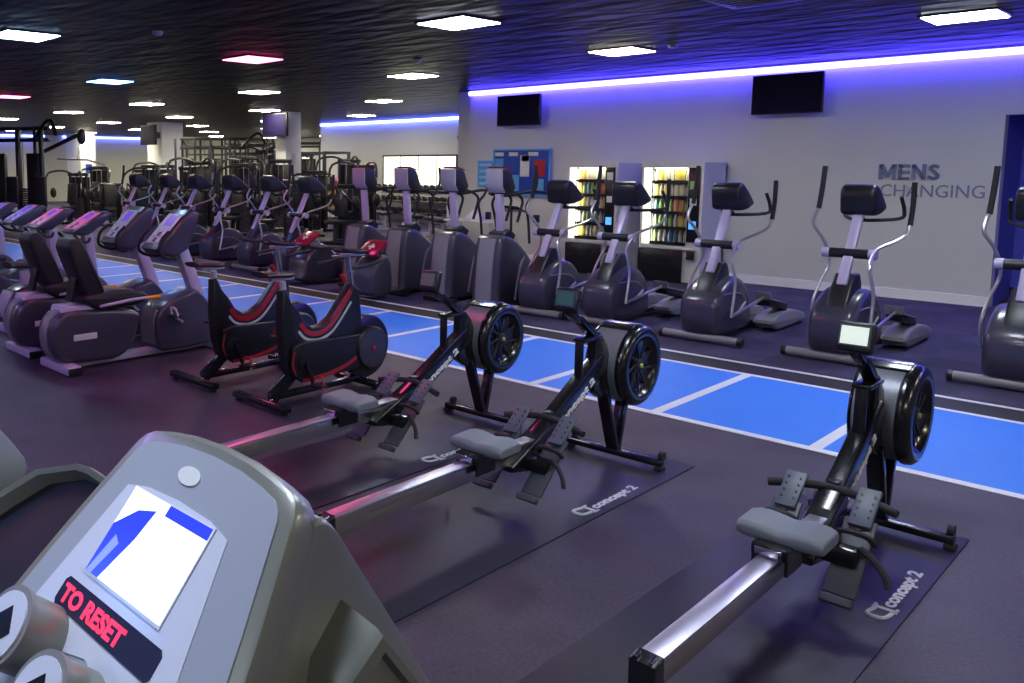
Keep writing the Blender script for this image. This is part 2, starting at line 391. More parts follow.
# sprint track
TRK = mat('blue_track', (.035, .23, .95), .5, noise=.07, nscale=3, bump=.1, bscale=120)
t = thing('sprint_track', 'bright blue running track strip with white lines crossing the gym floor', 'running track', (-10, 6.6, 0))
B().box((-3, 0, .002), (34, 1.68, .004)).go('blue_surface', TRK, t)
B().box((-3, 1.04, .0015), (34, .40, .003)).go('black_border', mat('black_border', (.014, .012, .016), .6), t)
LINE = mat('white_line_paint', (.78, .80, .86), .5)
for (y, ww) in ((-.82, .075), (.86, .055), (1.275, .05)): B().box((-3, y, .004), (34, ww, .004)).go('edge_line', LINE, t)
for i in range(14): B().box((-1.79-1.06*i+10, .02, .004), (.075, 1.62, .0035)).go('cross_line', LINE, t)

# the wall things
def tv(name, x0, x1, z0, z1, y, lab, tilt=.0):
    t = thing(name, lab, 'television', ((x0+x1)/2, y, (z0+z1)/2)); ww, h = x1-x0, z1-z0
    B().box((0, .0, 0), (ww, .06, h), bev=.008).go('bezel', BLK, t)
    B().box((0, -.033, 0), (ww-.03, .008, h-.04)).go('screen', TVM, t)
    B().box((0, .10, 0), (.5, .16, .36), bev=.01).go('wall_bracket', MGREY, t)
tv('television', -5.19, -4.24, 2.53, 3.10, 13.14, 'black wall television near the right, hung high under the blue strip')
tv('television', -9.77, -8.83, 2.52, 3.08, 13.14, 'black wall television above the blue notice board, left of the other')
t = thing('television', 'black monitor fixed on the slim white column, facing left', 'television', (-18.02, 14.35, 2.87))
B().box((0, 0, 0), (1.05, .07, .62), bev=.01).go('bezel', BLK, t); B().box((0, -.04, 0), (1.0, .01, .57)).go('screen', TVM, t); B().box((0, .18, 0), (.2, .36, .2)).go('wall_bracket', BLK, t)
t = thing('television', 'black monitor at the top of the wide white column', 'television', (-25.2, 14.62, 2.80))
B().box((0, 0, 0), (1.0, .07, .66), bev=.01).go('bezel', BLK, t); B().box((0, -.04, 0), (.94, .01, .60)).go('screen', TVM, t); B().box((0, .2, 0), (.2, .4, .2)).go('wall_bracket', BLK, t)

s = thing('wall_sign', 'raised blue grey letters reading MENS CHANGING on the white right wall', 'sign', (-3.5, YW, 1.6))
SH = Vector((3.5, -YW, -1.6))
b = B(); LH, LT = .21, .045
def stroke(x, pts, ww=LT):
    for (a, c), (d_, e_) in zip(pts, pts[1:]):
        hz = abs(d_-a) > .9*math.hypot(d_-a, e_-c); b.bar((x+a, -.012, c), (x+d_, -.012, e_), .024 if hz else ww, ww if hz else .024, 0)
stroke(0, [(.022, 0), (.022, LH)]); stroke(0, [(.178, 0), (.178, LH)]); stroke(0, [(.03, LH-.01), (.10, .03)]); stroke(0, [(.17, LH-.01), (.10, .03)])
stroke(.225, [(.022, 0), (.022, LH)])
for z_ in (.02, LH/2, LH-.02): stroke(.225, [(.01, z_), (.125, z_)], .038)
stroke(.375, [(.022, 0), (.022, LH)]); stroke(.375, [(.138, 0), (.138, LH)]); stroke(.375, [(.025, LH-.02), (.135, .02)])
sp_ = cat([(.115, LH-.045), (.065, LH-.018), (.025, LH-.055), (.06, LH/2+.005), (.11, LH/2-.035), (.085, .022), (.045, .018), (.012, .045)] and [Vector((p[0], p[1], 0)) for p in ((.122, LH-.045), (.075, LH-.020), (.030, LH-.055), (.070, LH/2+.004), (.118, .055), (.075, .020), (.012, .045))], 5)
for p_, q_ in zip(sp_, sp_[1:]):
    hz = abs(q_.x-p_.x) > .9*(q_-p_).length; b.bar((.55+p_.x, -.012, p_.y), (.55+q_.x+(q_.x-p_.x)*.3, -.012, q_.y+(q_.y-p_.y)*.3), .024 if hz else .042, .042 if hz else .024, 0)
b.xf(Matrix.Translation((-.06, 0, 0))); b.go('lettering', TEXTG, s)
lettering('CHANGING', .3, frame(Vector((-3.53, YW-.001, 1.375))+SH, (1, 0, 0), (0, 0, 1)), TEXTG, s, .012, 0, fit=(1.14, .165))

nb = thing('notice_board', 'blue notice board with papers on the white wall beneath the left television', 'notice board', (-9.33, 13.32, 1.66))
B().box((0, 0, 0), (1.22, .04, .84), bev=.006).go('board', BLUEP, nb)
fr = B()
for a in ((0, -.025, .42, 1.26, .03, .03), (0, -.025, -.42, 1.26, .03, .03), (-.62, -.025, 0, .03, .03, .86), (.62, -.025, 0, .03, .03, .86)): fr.box(a[:3], a[3:])
fr.go('frame', LBLUE, nb)
for (x, z, ww, h, m) in ((-.5, .34, .2, .07, PAPER), (-.18, .34, .2, .07, PAPER), (.26, .34, .22, .07, PAPER), (-.5, .16, .19, .2, LBLUE), (.08, .12, .2, .40, PAPER), (.09, .26, .16, .1, LBLUE), (.4, .08, .24, .3, RED), (-.14, -.2, .2, .3, LBLUE), (.4, -.25, .2, .26, LBLUE), (-.5, -.2, .2, .24, PAPER)):
    B().box((x, -.024, z), (ww, .004, h)).go('notice', m, nb)
p = tag(B().box((-10.18, 13.34, 1.62), (.36, .02, .52)).go('wall_poster', LBLUE), 'light blue poster on the wall to the left of the notice board', 'poster')
b = B()
for i in range(4): b.box((-10.18, 13.327, 1.8-i*.12), (.28, .004, .05))
b.go('poster_text_blocks', mat('pale_poster_blocks', (.3, .58, .9), .6), p)
p = tag(B().box((-20.95, 19.77, 1.55), (.85, .03, .9)).go('wall_poster', PURP), 'purple poster on the back wall beyond the climbers', 'poster')

# round-topped leaflet table with heap
t = thing('leaflet_table', 'white table with thin legs against the wall beneath the light blue poster', 'table', (-9.95, 12.75, 0))
B().box((0, 0, .74), (1.15, .5, .035), bev=.01).go('tabletop', WHP, t)
for sx in (-.5, .5):
    for sy in (-.2, .2): B().cyl((sx, sy, 0), (sx, sy, .725), .016, 8).go('leg', SILV, t)
tag(B().rings([[(-9.93+a*ww, 12.75+b_*ww*.7, z) for a, b_ in ((-1, -1), (1, -1), (1, 1), (-1, 1))] for z, ww in ((.758, .19), (.80, .18), (.95, .04), (.96, .01))]).go('folded_cloth', WHP), 'pale folded cloth heaped in a point on the white table', 'cloth')
t = thing('information_stand', 'thin black stand with a slanted top below the notice board', 'stand', (-8.95, 12.5, 0))
B().cyl((0, 0, .02), (0, 0, 1.0), .022, 10).go('pole', BLK, t); B().lathe([(0, .2), (.02, .2), (.035, .05)], (0, 0, 0), 'z', 20).go('base', BLK, t); B().box((0, 0, 1.02), (.42, .30, .03), rx=-.35, bev=.005).go('slanted_top', BLKG, t)
t = thing('water_cooler', 'tall white dispenser cabinet standing at the corner where the right wall ends', 'water cooler', (-11.25, 13.9, 0))
B().box((0, 0, .62), (.42, .4, 1.22), bev=.03).go('cabinet', WHP, t); B().box((0, -.18, 1.5), (.40, .06, .42), bev=.02).go('upper_panel', WHP, t); B().box((0, 0, 1.4), (.40, .36, .5), bev=.06).go('head', WHP, t); B().box((0, -.22, 1.35), (.2, .02, .1)).go('tap_recess', BLK, t)
t = thing('lat_pulldown_tower', 'grey upright cable tower with pulley beside the white dispenser', 'weight machine', (-11.75, 15.3, 0))
B().box((0, 0, 1.25), (.3, .3, 2.5), bev=.02).go('weight_tower', MGREY, t); B().bar((0, 0, 2.42), (-.35, -.4, 2.48), .06, .06).go('top_arm', SILV, t); B().lathe([(-.02, .07), (.02, .07)], (-.35, -.4, 2.42), 'x', 14).go('pulley', BLK, t)

# vending machines
SN = [mat('snack_%s' % n, c, .35) for n, c in (('white', (.75, .75, .7)), ('yellow', (.8, .62, .12)), ('green', (.35, .6, .18)), ('orange', (.8, .3, .08)), ('blue', (.25, .45, .75)), ('cream', (.8, .72, .5)))]
VLIT = mat('vending_lit_edge', (.8, .8, .7), .4, emit=(1, 1, .84), es=1.0)
VBACK = mat('vending_interior', (.05, .05, .05), .6)
VGL = mat('vending_glass', (1, 1, 1), .03, trans=1.0)
def bottle_mesh(k):
    return B().lathe([(0, .022), (.005, .028), (.09, .028), (.12, .020), (.14, .010), (.16, .010)], (0, 0, 0), 'z', 10)
def bag_mesh(k):
    return B().box((0, 0, .075), (.085, .05, .15), bev=.018)
protos = []
for k in range(6):
    o = (bottle_mesh(k) if k in (0, 2, 4) else bag_mesh(k)).go('snack_src', SN[k]); protos.append(o)
random.seed(4)
def vending(x0, x1, lab, which, seed):
    random.seed(seed); ww = x1-x0; H = 1.83; D = .78; y0 = 12.5
    t = thing('vending_machine', lab, 'vending machine', (x0, y0, 0), 0, 'vending machines on the right wall')
    wx0, wx1 = .16*ww, .745*ww; z0, z1 = .58, 1.76
    b = B()
    b.box((ww/2, D-.02, H/2), (ww, .04, H)); b.box((.02, D/2, H/2), (.04, D, H)); b.box((ww-.02, D/2, H/2), (.04, D, H))
    b.box((ww/2, D/2, H-.026), (ww+.006, D+.006, .06)); b.box((ww/2, D/2, .28), (ww-.02, D-.1, .52)); b.box((wx1+(ww-wx1)/2-.006, D/2-.0, H/2+.25), (ww-wx1-.04, D-.02, H-.63))
    b.box((ww/2, .03, .545), (ww-.01, .05, .05)); b.box((.03, .04, H/2), (.03, .05, H-.08)); b.box((ww/2, .03, 1.78), (ww-.02, .05, .05))
    b.go('cabinet', WHP, t)
    B().box((wx0/2+.01, .03, (z0+z1)/2), (wx0-.02, .05, z1-z0)).go('lit_side_panel', VLIT, t)
    B().box(((wx0+wx1)/2, .55, (z0+z1)/2), (wx1-wx0, .02, z1-z0)).go('interior_back', VBACK, t)
    B().box((ww*.865, -.006, 1.20), (ww*.18, .02, 1.12), bev=.004).go('control_panel', BLKG, t)
    B().box((ww*.865, -.02, .90), (ww*.11, .01, .12)).go('blue_display', mat('vend_blue', (.1, .3, .8), .3, emit=(.10, .42, 1), es=1), t)
    B().box((ww*.865, -.02, 1.50 if which else 1.62), (ww*.11, .01, .12)).go('sticker', SN[2] if which else PAPER, t)
    B().box((ww*.865, -.02, 1.25), (ww*.10, .01, .10)).go('coin_slot', PAPER, t)
    B().box((ww*.37, -.012, .26), (ww*.72, .03, .5), bev=.01).go('delivery_flap', BLKG, t)
    B().box((ww*.85, -.012, .44), (ww*.12, .02, .12), bev=.004).go('coin_return', BLK, t)
    B().box(((wx0+wx1)/2, .012, (z0+z1)/2), (wx1-wx0, .012, z1-z0)).go('glass_pane', VGL, t)
    for r in range(5):
        z = .60+r*.235
        B().box(((wx0+wx1)/2, .28, z), (wx1-wx0, .5, .025)).go('shelf', BLK, t)
        B().box(((wx0+wx1)/2, .05, z), (wx1-wx0-.01, .012, .05)).go('price_rail', BLK, t)
    gl = bpy.data.lights.new('vending_tube', 'AREA'); gl.shape = 'RECTANGLE'; gl.size = wx1-wx0-.05; gl.size_y = .1; gl.energy = 5; gl.color = (1, 1, .82)
    lo = bpy.data.objects.new('vending_tube_light', gl); COL.objects.link(lo); lo.parent = t; lo.location = ((wx0+wx1)/2, .08, z1-.01); lo.rotation_euler = (R(-25), 0, 0)
    gl2 = bpy.data.lights.new('vending_tube', 'AREA'); gl2.shape = 'RECTANGLE'; gl2.size = .06; gl2.size_y = 1.1; gl2.energy = 2.5; gl2.color = (1, 1, .82)
    lo = bpy.data.objects.new('vending_tube_light', gl2); COL.objects.link(lo); lo.parent = t; lo.location = (wx0+.02, .06, (z0+z1)/2); lo.rotation_euler = (R(90), 0, R(-65))
    rn = ['bottom', 'second lowest', 'middle', 'second highest', 'top']
    kinds = ['white bottle', 'yellow snack packet', 'green bottle', 'orange snack packet', 'blue bottle', 'cream snack packet']
    for r in range(5):
        z = .6125+r*.235; n = 7
        for i in range(n):
            k = random.choice([(0, 5, 1, 0), (0, 4, 0, 2), (2, 1, 0, 0), (3, 2, 0, 4), (1, 5, 0, 0)][(r+which) % 5] if not (which == 0 and r == 4 and i < 2) else (3, 3))
            o = protos[k].copy(); COL.objects.link(o); o.name = 'snack'
            o.location = (x0+wx0+(wx1-wx0)*(i+.5)/n, y0+.12, z+.006); o.scale = (.95, .95, 1.2); o.rotation_euler = (0, 0, 0)
            tag(o, '%s on the %s shelf of the %s vending machine' % (kinds[k], rn[r], 'right' if which else 'left'), 'snack', 'snacks in the %s vending machine, %s shelf, %s' % ('right' if which else 'left', rn[r], kinds[k]))
vending(-7.84, -6.93, 'white vending machine with lit shelves, the left of two by the wall', 0, 5)
vending(-6.53, -5.56, 'white vending machine with lit shelves and green sticker, the right of two', 1, 9)
for o in protos: bpy.data.objects.remove(o)
# ================================================================ rowing machines
def letters_on_beam(parent, txt, size, o, r, u, m, ext=.002, off=.004, fit=None, name='lettering'):
    return lettering(txt, size, frame(o, r, u), m, parent, ext, off, fit=fit, name=name)
def make_rower(lit, loc, label):
    t = thing('rowing_machine', label, 'rowing machine', loc, 0, 'rowing machines in a row')
    # rail
    B().box((0, -1.62, .283), (.058, 1.60, .088), bev=.004).go('rail', DSTEEL, t)
    rt = B(); rt.box((0, -1.62, .331), (.072, 1.60, .010), bev=.003); rt.go('rail_top', STEEL, t)
    B().side([(-2.46, .03), (-2.46, .335), (-2.40, .343), (-2.39, .20), (-2.40, .03)], -.042, .042, .006).go('rear_leg', BLKG, t)
    b = B(); b.box((0, -2.43, .02), (.36, .06, .035), bev=.01); b.go('rear_foot', BLKG, t)
    for sx in (-.024, .024): B().cyl((sx, -2.455, .341), (sx, -2.425, .347), .006, 8).go('bolt', CHR, t)
    # beam
    B().bar((0, -.98, .235), (0, -.20, .655), .082, .115, .012).go('beam', BLKG, t)
    d = Vector((0, .78, .42)).normalized(); u = Vector((0, -d.z, d.y))
    o = Vector((0.0425, -.70, .352)) - u*.02
    letters_on_beam(t, 'concept 2', .1, o, d, u, PAPER, fit=(.42, .055))
    # neck block & bracket
    B().side([(-.30, .55), (-.29, .80), (-.24, .82), (-.16, .74), (-.10, .60), (-.06, .46), (-.20, .42), (-.30, .48)], -.038, .022, .010).go('neck', BLKG, t)
    b = B()
    b.bar((0, -.44, .50), (0, -.44, .80), .05, .018); b.bar((0, -.45, .80), (0, -.25, .80), .08, .02)
    b.go('handle_hook_bracket', BLKG, t)
    b = B(); b.bar((0, -.27, .79), (0, -.47, .93), .060, .035, .006); b.bar((0, -.46, .915), (0, -.58, .985), .05, .03); b.go('monitor_arm', BLKG, t)
    mo = B().box((0, -.58, 1.045), (.145, .045, .135), rx=R(-14), bev=.014, seg=3).go('monitor', BLK, t)
    mo2 = B().box((0, -.6095, 1.058), (.104, .006, .078), rx=R(-14)).go('screen', LCDW if lit else LCDG, mo)
    b = B()
    for i in range(5): b.box((-.048+i*.024, -.5935, .998), (.012, .008, .009), rx=R(-14))
    b.go('buttons', MGREY, mo)
    B().box((0, -.6045, 1.058), (.122, .005, .094), rx=R(-14)).go('screen_bezel', FOOTG, mo)
    # flywheel
    c = (0, .085, .585)
    fl = B().lathe([(-.12, .10), (-.12, .228), (-.115, .236), (.065, .236), (.07, .228), (.07, .10)], c, 'x', 44).go('flywheel_cage', PERF, t)
    for s_, nm in ((1, 'side_cover'), (-1, 'side_cover')):
        pr = [(.070, .226), (.073, .245), (.09, .247), (.08, .247), (.110, .243), (.128, .225), (.134, .200), (.128, .182), (.108, .172), (.088, .150), (.08, .12), (.078, .05), (.077, .0005)] if s_ > 0 else [(.112, .236), (.118, .242), (.126, .240), (.130, .22), (.13, .05), (.128, .0005)]
        B().lathe([(a*s_, r) for a, r in pr], c, 'x', 44).go(nm, BLKG, t)
    b = B()
    for k in range(9):
        a = 2*math.pi*k/9; b.bar((.096, c[1]+.03*math.cos(a), c[2]+.03*math.sin(a)), (.104, c[1]+.155*math.cos(a+.5), c[2]+.155*math.sin(a+.5)), .010, .012, 0)
    b.lathe([(.07, .045), (.105, .040), (.112, .028)], c, 'x', 20)
    b.go('fan_guard', RUB, t)
    B().lathe([(.110, .015), (.122, .013), (.124, .003)], c, 'x', 16).go('hub', GRN, t)
    b = B(); A_ = [R(58+i*6) for i in range(10)]
    b.side([(c[1]+.252*math.cos(a), c[2]+.252*math.sin(a)) for a in A_]+[(c[1]+.231*math.cos(a), c[2]+.231*math.sin(a)) for a in reversed(A_)], -.12, .085, .004)
    b.go('top_cover', BLKG, t)
    # legs and front foot
    B().bar((0, -.16, .46), (0, -.005, .06), .075, .036, .006).go('front_leg', BLKG, t)
    B().bar((0, .09, .36), (0, .01, .06), .075, .034, .006).go('front_leg', BLKG, t)
    B().box((0, 0, .045), (.62, .055, .038), bev=.008).go('front_foot', BLKG, t)
    for sx in (-.285, .285):
        B().lathe([(-.014, .004), (-.014, .026), (.014, .026), (.014, .004)], (sx, .045, .075), 'x', 14).go('transport_wheel', RUB, t)
        B().box((sx*1.03, 0, .012), (.05, .06, .024), bev=.006).go('rubber_pad', RUB, t)
    # seat, rolling on the rail
    prof = []
    se = B(); rs = []
    for j in range(11):
        x = -.17+.034*j; q = abs(x)/.17
        dip = .016*math.sin(min(1, q*1.2)*math.pi/2)
        L0, L1 = -.115+.035*(q**2.5) + .018*math.cos(q*3), .115-.02*(q**3)
        zt = .402+dip-.012*(q**6); zb = .350+.010*q
        rs.append([Vector((x, y, z)) for y, z in ((L0+.012, zb), (L0, zb+.02), (L0+.004, zt-.014), (L0+.022, zt), (0, zt+.002), (L1-.022, zt+.004), (L1-.004, zt-.010), (L1, zb+.02), (L1-.012, zb))])
    se.rings(rs); se.xf(Matrix.Translation((0.01, -1.33, .014)) @ Matrix.Diagonal((.91, .95, 1, 1)))
    so = se.go('seat', SEATG, t, 50); m = so.modifiers.new('s', 'BEVEL'); m.width = .008; m.segments = 3; m.limit_method = 'ANGLE'
    b = B(); b.box((0, -1.39, .355), (.13, .17, .045), bev=.006); b.box((-.058, -1.39, .31), (.012, .15, .07)); b.box((.058, -1.39, .31), (.012, .15, .07)); b.go('seat_carriage', BLKG, t)
    B().box((0, -1.486, .358), (.095, .01, .03), bev=.003).go('carriage_plate', CHR, t)
    # foot rests
    for sx in (-.14, .14):
        b = B()
        b.bar((sx, -1.11, .11), (sx, -.86, .345), .115, .014, .004)
        b.bar((sx, -1.155, .11), (sx, -1.13, .09), .115, .03, .004)
        fo = b.go('footrest', FOOTG, t)
        b = B()
        b.bar((sx, -.90, .33), (sx, -.755, .445), .085, .016, .006)
        hp = b.go('flex_foot', FLEXG, fo)
        b = B(); dd = Vector((0, .18, .15)).normalized(); nn = Vector((0, -dd.z, dd.y))
        for i in range(4):
            for xx in (-.024, .024):
                p = Vector((sx+xx, -.865, .358))+dd*(i*.034)+nn*.009; b.cyl(p-nn*.004, p+nn*.0035, .005, 8)
        b.go('peg_holes', BLK, hp)
        b = B(); b.tube([(sx-.065, -.93, .28), (sx-.05, -.96, .315), (sx, -.97, .325), (sx+.05, -.96, .315), (sx+.065, -.93, .28)], .012, 6, 3)
        b.go('foot_strap', RUB, fo)
        B().box((sx, -.88, .30), (.03, .09, .05), bev=.006).go('mounting_block', BLK, fo)
    b = B(); b.tube([(.17, -.98, .27), (.22, -1.0, .25), (.27, -1.03, .21), (.29, -1.05, .17)], .013, 6, 3); b.go('strap_tail', RUB, t)
    B().box((0, -.98, .23), (.34, .10, .07), bev=.01).go('foot_cross_member', BLKG, t)
    B().side([(-1.15, .21), (-1.15, .24), (-.75, .41), (-.72, .36), (-.88, .16)], -.055, .055, .01).go('footboard_frame', BLKG, t)
    # handle
    b = B(); b.tube([(-.245, -.80, .385), (-.12, -.77, .405), (0, -.76, .415), (.12, -.77, .405), (.245, -.80, .385)], .018, 10, 4); b.go('handle', RUB, t)
    B().box((0, -.735, .428), (.05, .06, .03), bev=.006).go('chain_swivel', BLK, t)
    return t
r3 = make_rower(True, (-1.15, 4.71, .0085), 'black rowing machine nearest the camera at right with a lit pale monitor')
r2 = make_rower(False, (-2.545, 4.665, .0085), 'black rowing machine in the middle of three with its rail ending behind the treadmill console')
r1 = make_rower(False, (-3.57, 4.69, .0085), 'black rowing machine farthest left, beside the exercise bike')
r3.rotation_euler = (0, 0, R(.9)); r2.rotation_euler = (0, 0, R(1.1)); r1.rotation_euler = (0, 0, R(1.5))
for (xc, lab) in ((-1.21, 'dark rubber mat beneath the right rowing machine'), (-2.54, 'dark rubber mat beneath the middle rowing machine'), (-3.58, 'dark rubber mat beneath the left rowing machine')):
    m = thing('rubber_mat', lab, 'floor mat', (xc, 3.53, 0), 0, 'mats under the rowing machines')
    B().box((0, 0, .004), (.78 if xc != -3.58 else .78, 2.76, .008), bev=.002).go('mat_sheet', MATM, m)
    lettering('concept 2', .1, frame((.355, .36, .0085), (0, 1, 0), (-1, 0, 0)), MATTX, m, .0006, .004, fit=(.44, .07))
    b = B(); b.tube([(.285, .31, .0095), (.275, .235, .0095), (.33, .235, .0095), (.345, .30, .0095)], .008, 6, 4); b.box((.315, .33, .009), (.085, .022, .002)); b.box((.277, .335, .009), (.012, .05, .002)); b.box((.353, .335, .009), (.012, .05, .002))
    b.xf(Matrix.Diagonal((1, 1, 1, 1))); b.go('emblem', MATTX, m)

# ================================================================ indoor cycles
def make_spin(loc, label):
    t = thing('indoor_cycle', label, 'exercise bike', loc, 0, 'black indoor cycles')
    B().side([(.29, .77), (.24, .87), (.20, .86), (.19, .60), (.21, .35), (.26, .20), (.40, .17), (.90, .17), (1.00, .30), (1.03, .55), (1.0, .80), (.92, .86), (.84, .77), (.70, .61), (.60, .555), (.50, .55), (.42, .60), (.36, .69)], -.045, .045, .018).go('frame', BLK, t)
    c = (.0, 1.10, .315)
    B().lathe([(-.03, .01), (-.03, .245), (-.02, .262), (.02, .262), (.03, .245), (.03, .01)], c, 'x', 40).go('flywheel', BLKG, t)
    B().side([(.25, .33), (.27, .43), (.36, .46), (1.0, .44), (1.06, .40), (1.06, .20), (.92, .16), (.36, .145), (.27, .21)], .045, .085, .012).go('chain_guard', BLK, t)
    dc = B().lathe([(.04, .175), (.09, .175), (.105, .16), (.105, .02), (.11, .0005)], c, 'x', 36).go('flywheel_cover', BLK, t)
    B().lathe([(.105, .150), (.1085, .150), (.1085, .156), (.105, .156)], c, 'x', 36).go('cover_ring', DGREY, dc)
    B().lathe([(.108, .022), (.116, .018), (.118, .004)], c, 'x', 14).go('cover_badge', RED, dc)
    def stripe(P, x, ww, m, nm):
        q = cat([Vector((0, a, b_)) for a, b_ in P], 5); b = B(); n = len(q); r_ = []
        for i in range(n):
            tt = (q[min(i+1, n-1)]-q[max(i-1, 0)]).normalized(); nn = Vector((0, -tt.z, tt.y))*ww/2
            r_.append([q[i]+nn+Vector((x, 0, 0)), q[i]-nn+Vector((x, 0, 0)), q[i]-nn+Vector((x-.01, 0, 0)), q[i]+nn+Vector((x-.01, 0, 0))])
        b.rings(r_); b.go(nm, m, t)
    stripe([(.37, .60), (.44, .52), (.56, .50), (.68, .55), (.80, .68), (.90, .80)], .049, .04, RED, 'red_stripe')
    stripe([(.35, .54), (.42, .475), (.56, .45), (.70, .50), (.82, .62), (.90, .71)], .050, .020, WHP, 'white_stripe')
    stripe([(.29, .22), (.26, .30), (.28, .40)], .088, .012, RED, 'red_trim'); stripe([(.36, .16), (.60, .17), (.80, .21), (.93, .26)], .088, .030, RED, 'red_trim')
    B().bar((0, .36, .24), (0, .12, .05), .07, .09, .012).go('rear_strut', BLKG, t)
    B().bar((0, .10, .06), (0, 1.02, .06), .06, .05, .01).go('base_rail', BLKG, t)
    B().bar((0, 1.02, .07), (0, 1.02, .22), .06, .12, .01).go('front_strut', BLKG, t)
    for (y, ww) in ((.02, .64), (1.02, .5)):
        f = B().box((0, y, .045), (ww, .075, .045), bev=.012).go('foot_bar', BLKG, t)
        for sx in (-1, 1):
            B().lathe([(0, .03), (.02, .03), (.028, .02)], (sx*(ww/2-.05), y, 0), 'z', 12).go('levelling_foot', RUB, f)
        B().ball((.1, y+.02, .07), .012, 8).go('bolt', CHR, f)
    B().tube([(0, .24, .84), (0, .23, .93)], .026, 12).go('seat_post', SILV, t)
    B().box((0, .22, .955), (.05, .22, .03), bev=.006).go('seat_slider', SILV, t)
    sd = B(); rs = []
    for i in range(9):
        u = i/8; y = .02+.32*u; ww = .085*(1-u)**.6+.020; 
        rs.append([Vector((ww*math.cos(a), y, .985+.012*math.cos(u*3)+.022*math.sin(a))) for a in [2*math.pi*j/12 for j in range(12)]])
    sd.rings(rs).go('saddle', SEATB, t)
    B().tube([(0, .95, .80), (0, .90, 1.08)], .024, 12).go('handlebar_post', CHR, t)
    B().box((0, .96, 1.085), (.05, .26, .028), bev=.006).go('handlebar_slider', SILV, t)
    b = B()
    for sx in (-1, 1):
        b.tube([(0, 1.0, 1.11), (sx*.10, .99, 1.11), (sx*.20, .93, 1.12), (sx*.21, .80, 1.13), (sx*.20, .66, 1.16)], .016, 8, 4)
    b.tube([(-.09, .98, 1.11), (-.08, .84, 1.12), (0, .80, 1.12), (.08, .84, 1.12), (.09, .98, 1.11)], .014, 8, 4)
    b.go('handlebar', RUB, t)
    cr = B().lathe([(.085, .01), (.085, .06), (.10, .055), (.10, .01)], (0, .37, .30), 'x', 20).go('crank_hub', BLK, t)
    B().bar((.115, .37, .31), (.125, .43, .13), .018, .03, .005).go('crank_arm', BLKG, t)
    B().bar((-.09, .37, .31), (-.10, .31, .47), .018, .03, .005).go('crank_arm', BLKG, t)
    for (x, y, z) in ((.185, .43, .125), (-.155, .31, .47)):
        p = B().box((x, y, z), (.10, .10, .022), bev=.006).go('pedal', BLK, t)
        B().tube([(x-.05, y, z+.01), (x-.045, y+.01, z+.06), (x, y+.015, z+.075), (x+.045, y+.01, z+.06), (x+.05, y, z+.01)], .008, 6, 3).go('toe_cage', RED, p)
        B().box((x, y, z-.012), (.11, .03, .02)).go('axle', CHR, p)
    B().tube([(0, .87, .87), (.0, .84, .93)], .02, 10).go('resistance_knob', RED, t)
    return t
sp = make_spin((-4.86, 3.70, 0), 'black indoor cycle with red and white stripes, the nearer one beside the left rower')
dup(sp, (-5.74, 3.68, 0), 'black indoor cycle with red and white stripes, standing between nearer cycle and grey bikes')

# ================================================================ recumbent bikes
def console_face(t, P, u, ww, h, m1, kind=0):      # P bottom centre, u up direction in YZ
    n = Vector((0, -u.z, u.y)); X_ = Vector((1, 0, 0))
    def plate(cx, cv, sx, sv, m, nm, o=.0, th=.004):
        c = P+X_*cx+u*cv+n*o; b = B(); mm = Matrix(((1, 0, 0, c.x), (0, u.y, n.y, c.y), (0, u.z, n.z, c.z), (0, 0, 0, 1)))
        r = bmesh.ops.create_cube(b.bm, size=1, matrix=mm @ Matrix.Diagonal((sx, sv, th, 1))); return b.go(nm, m, t)
    plate(0, h*.5, ww*.80, h*.86, m1, 'overlay', .0)
    plate(0, h*.72, ww*.36, h*.30, SCRP, 'screen', .003)
    for i, cx in enumerate((-.22, .0, .22)):
        for cv in (.16, .33): plate(cx*ww, cv*h, ww*.14, h*.11, WHP if cx else BLK, 'button', .004)
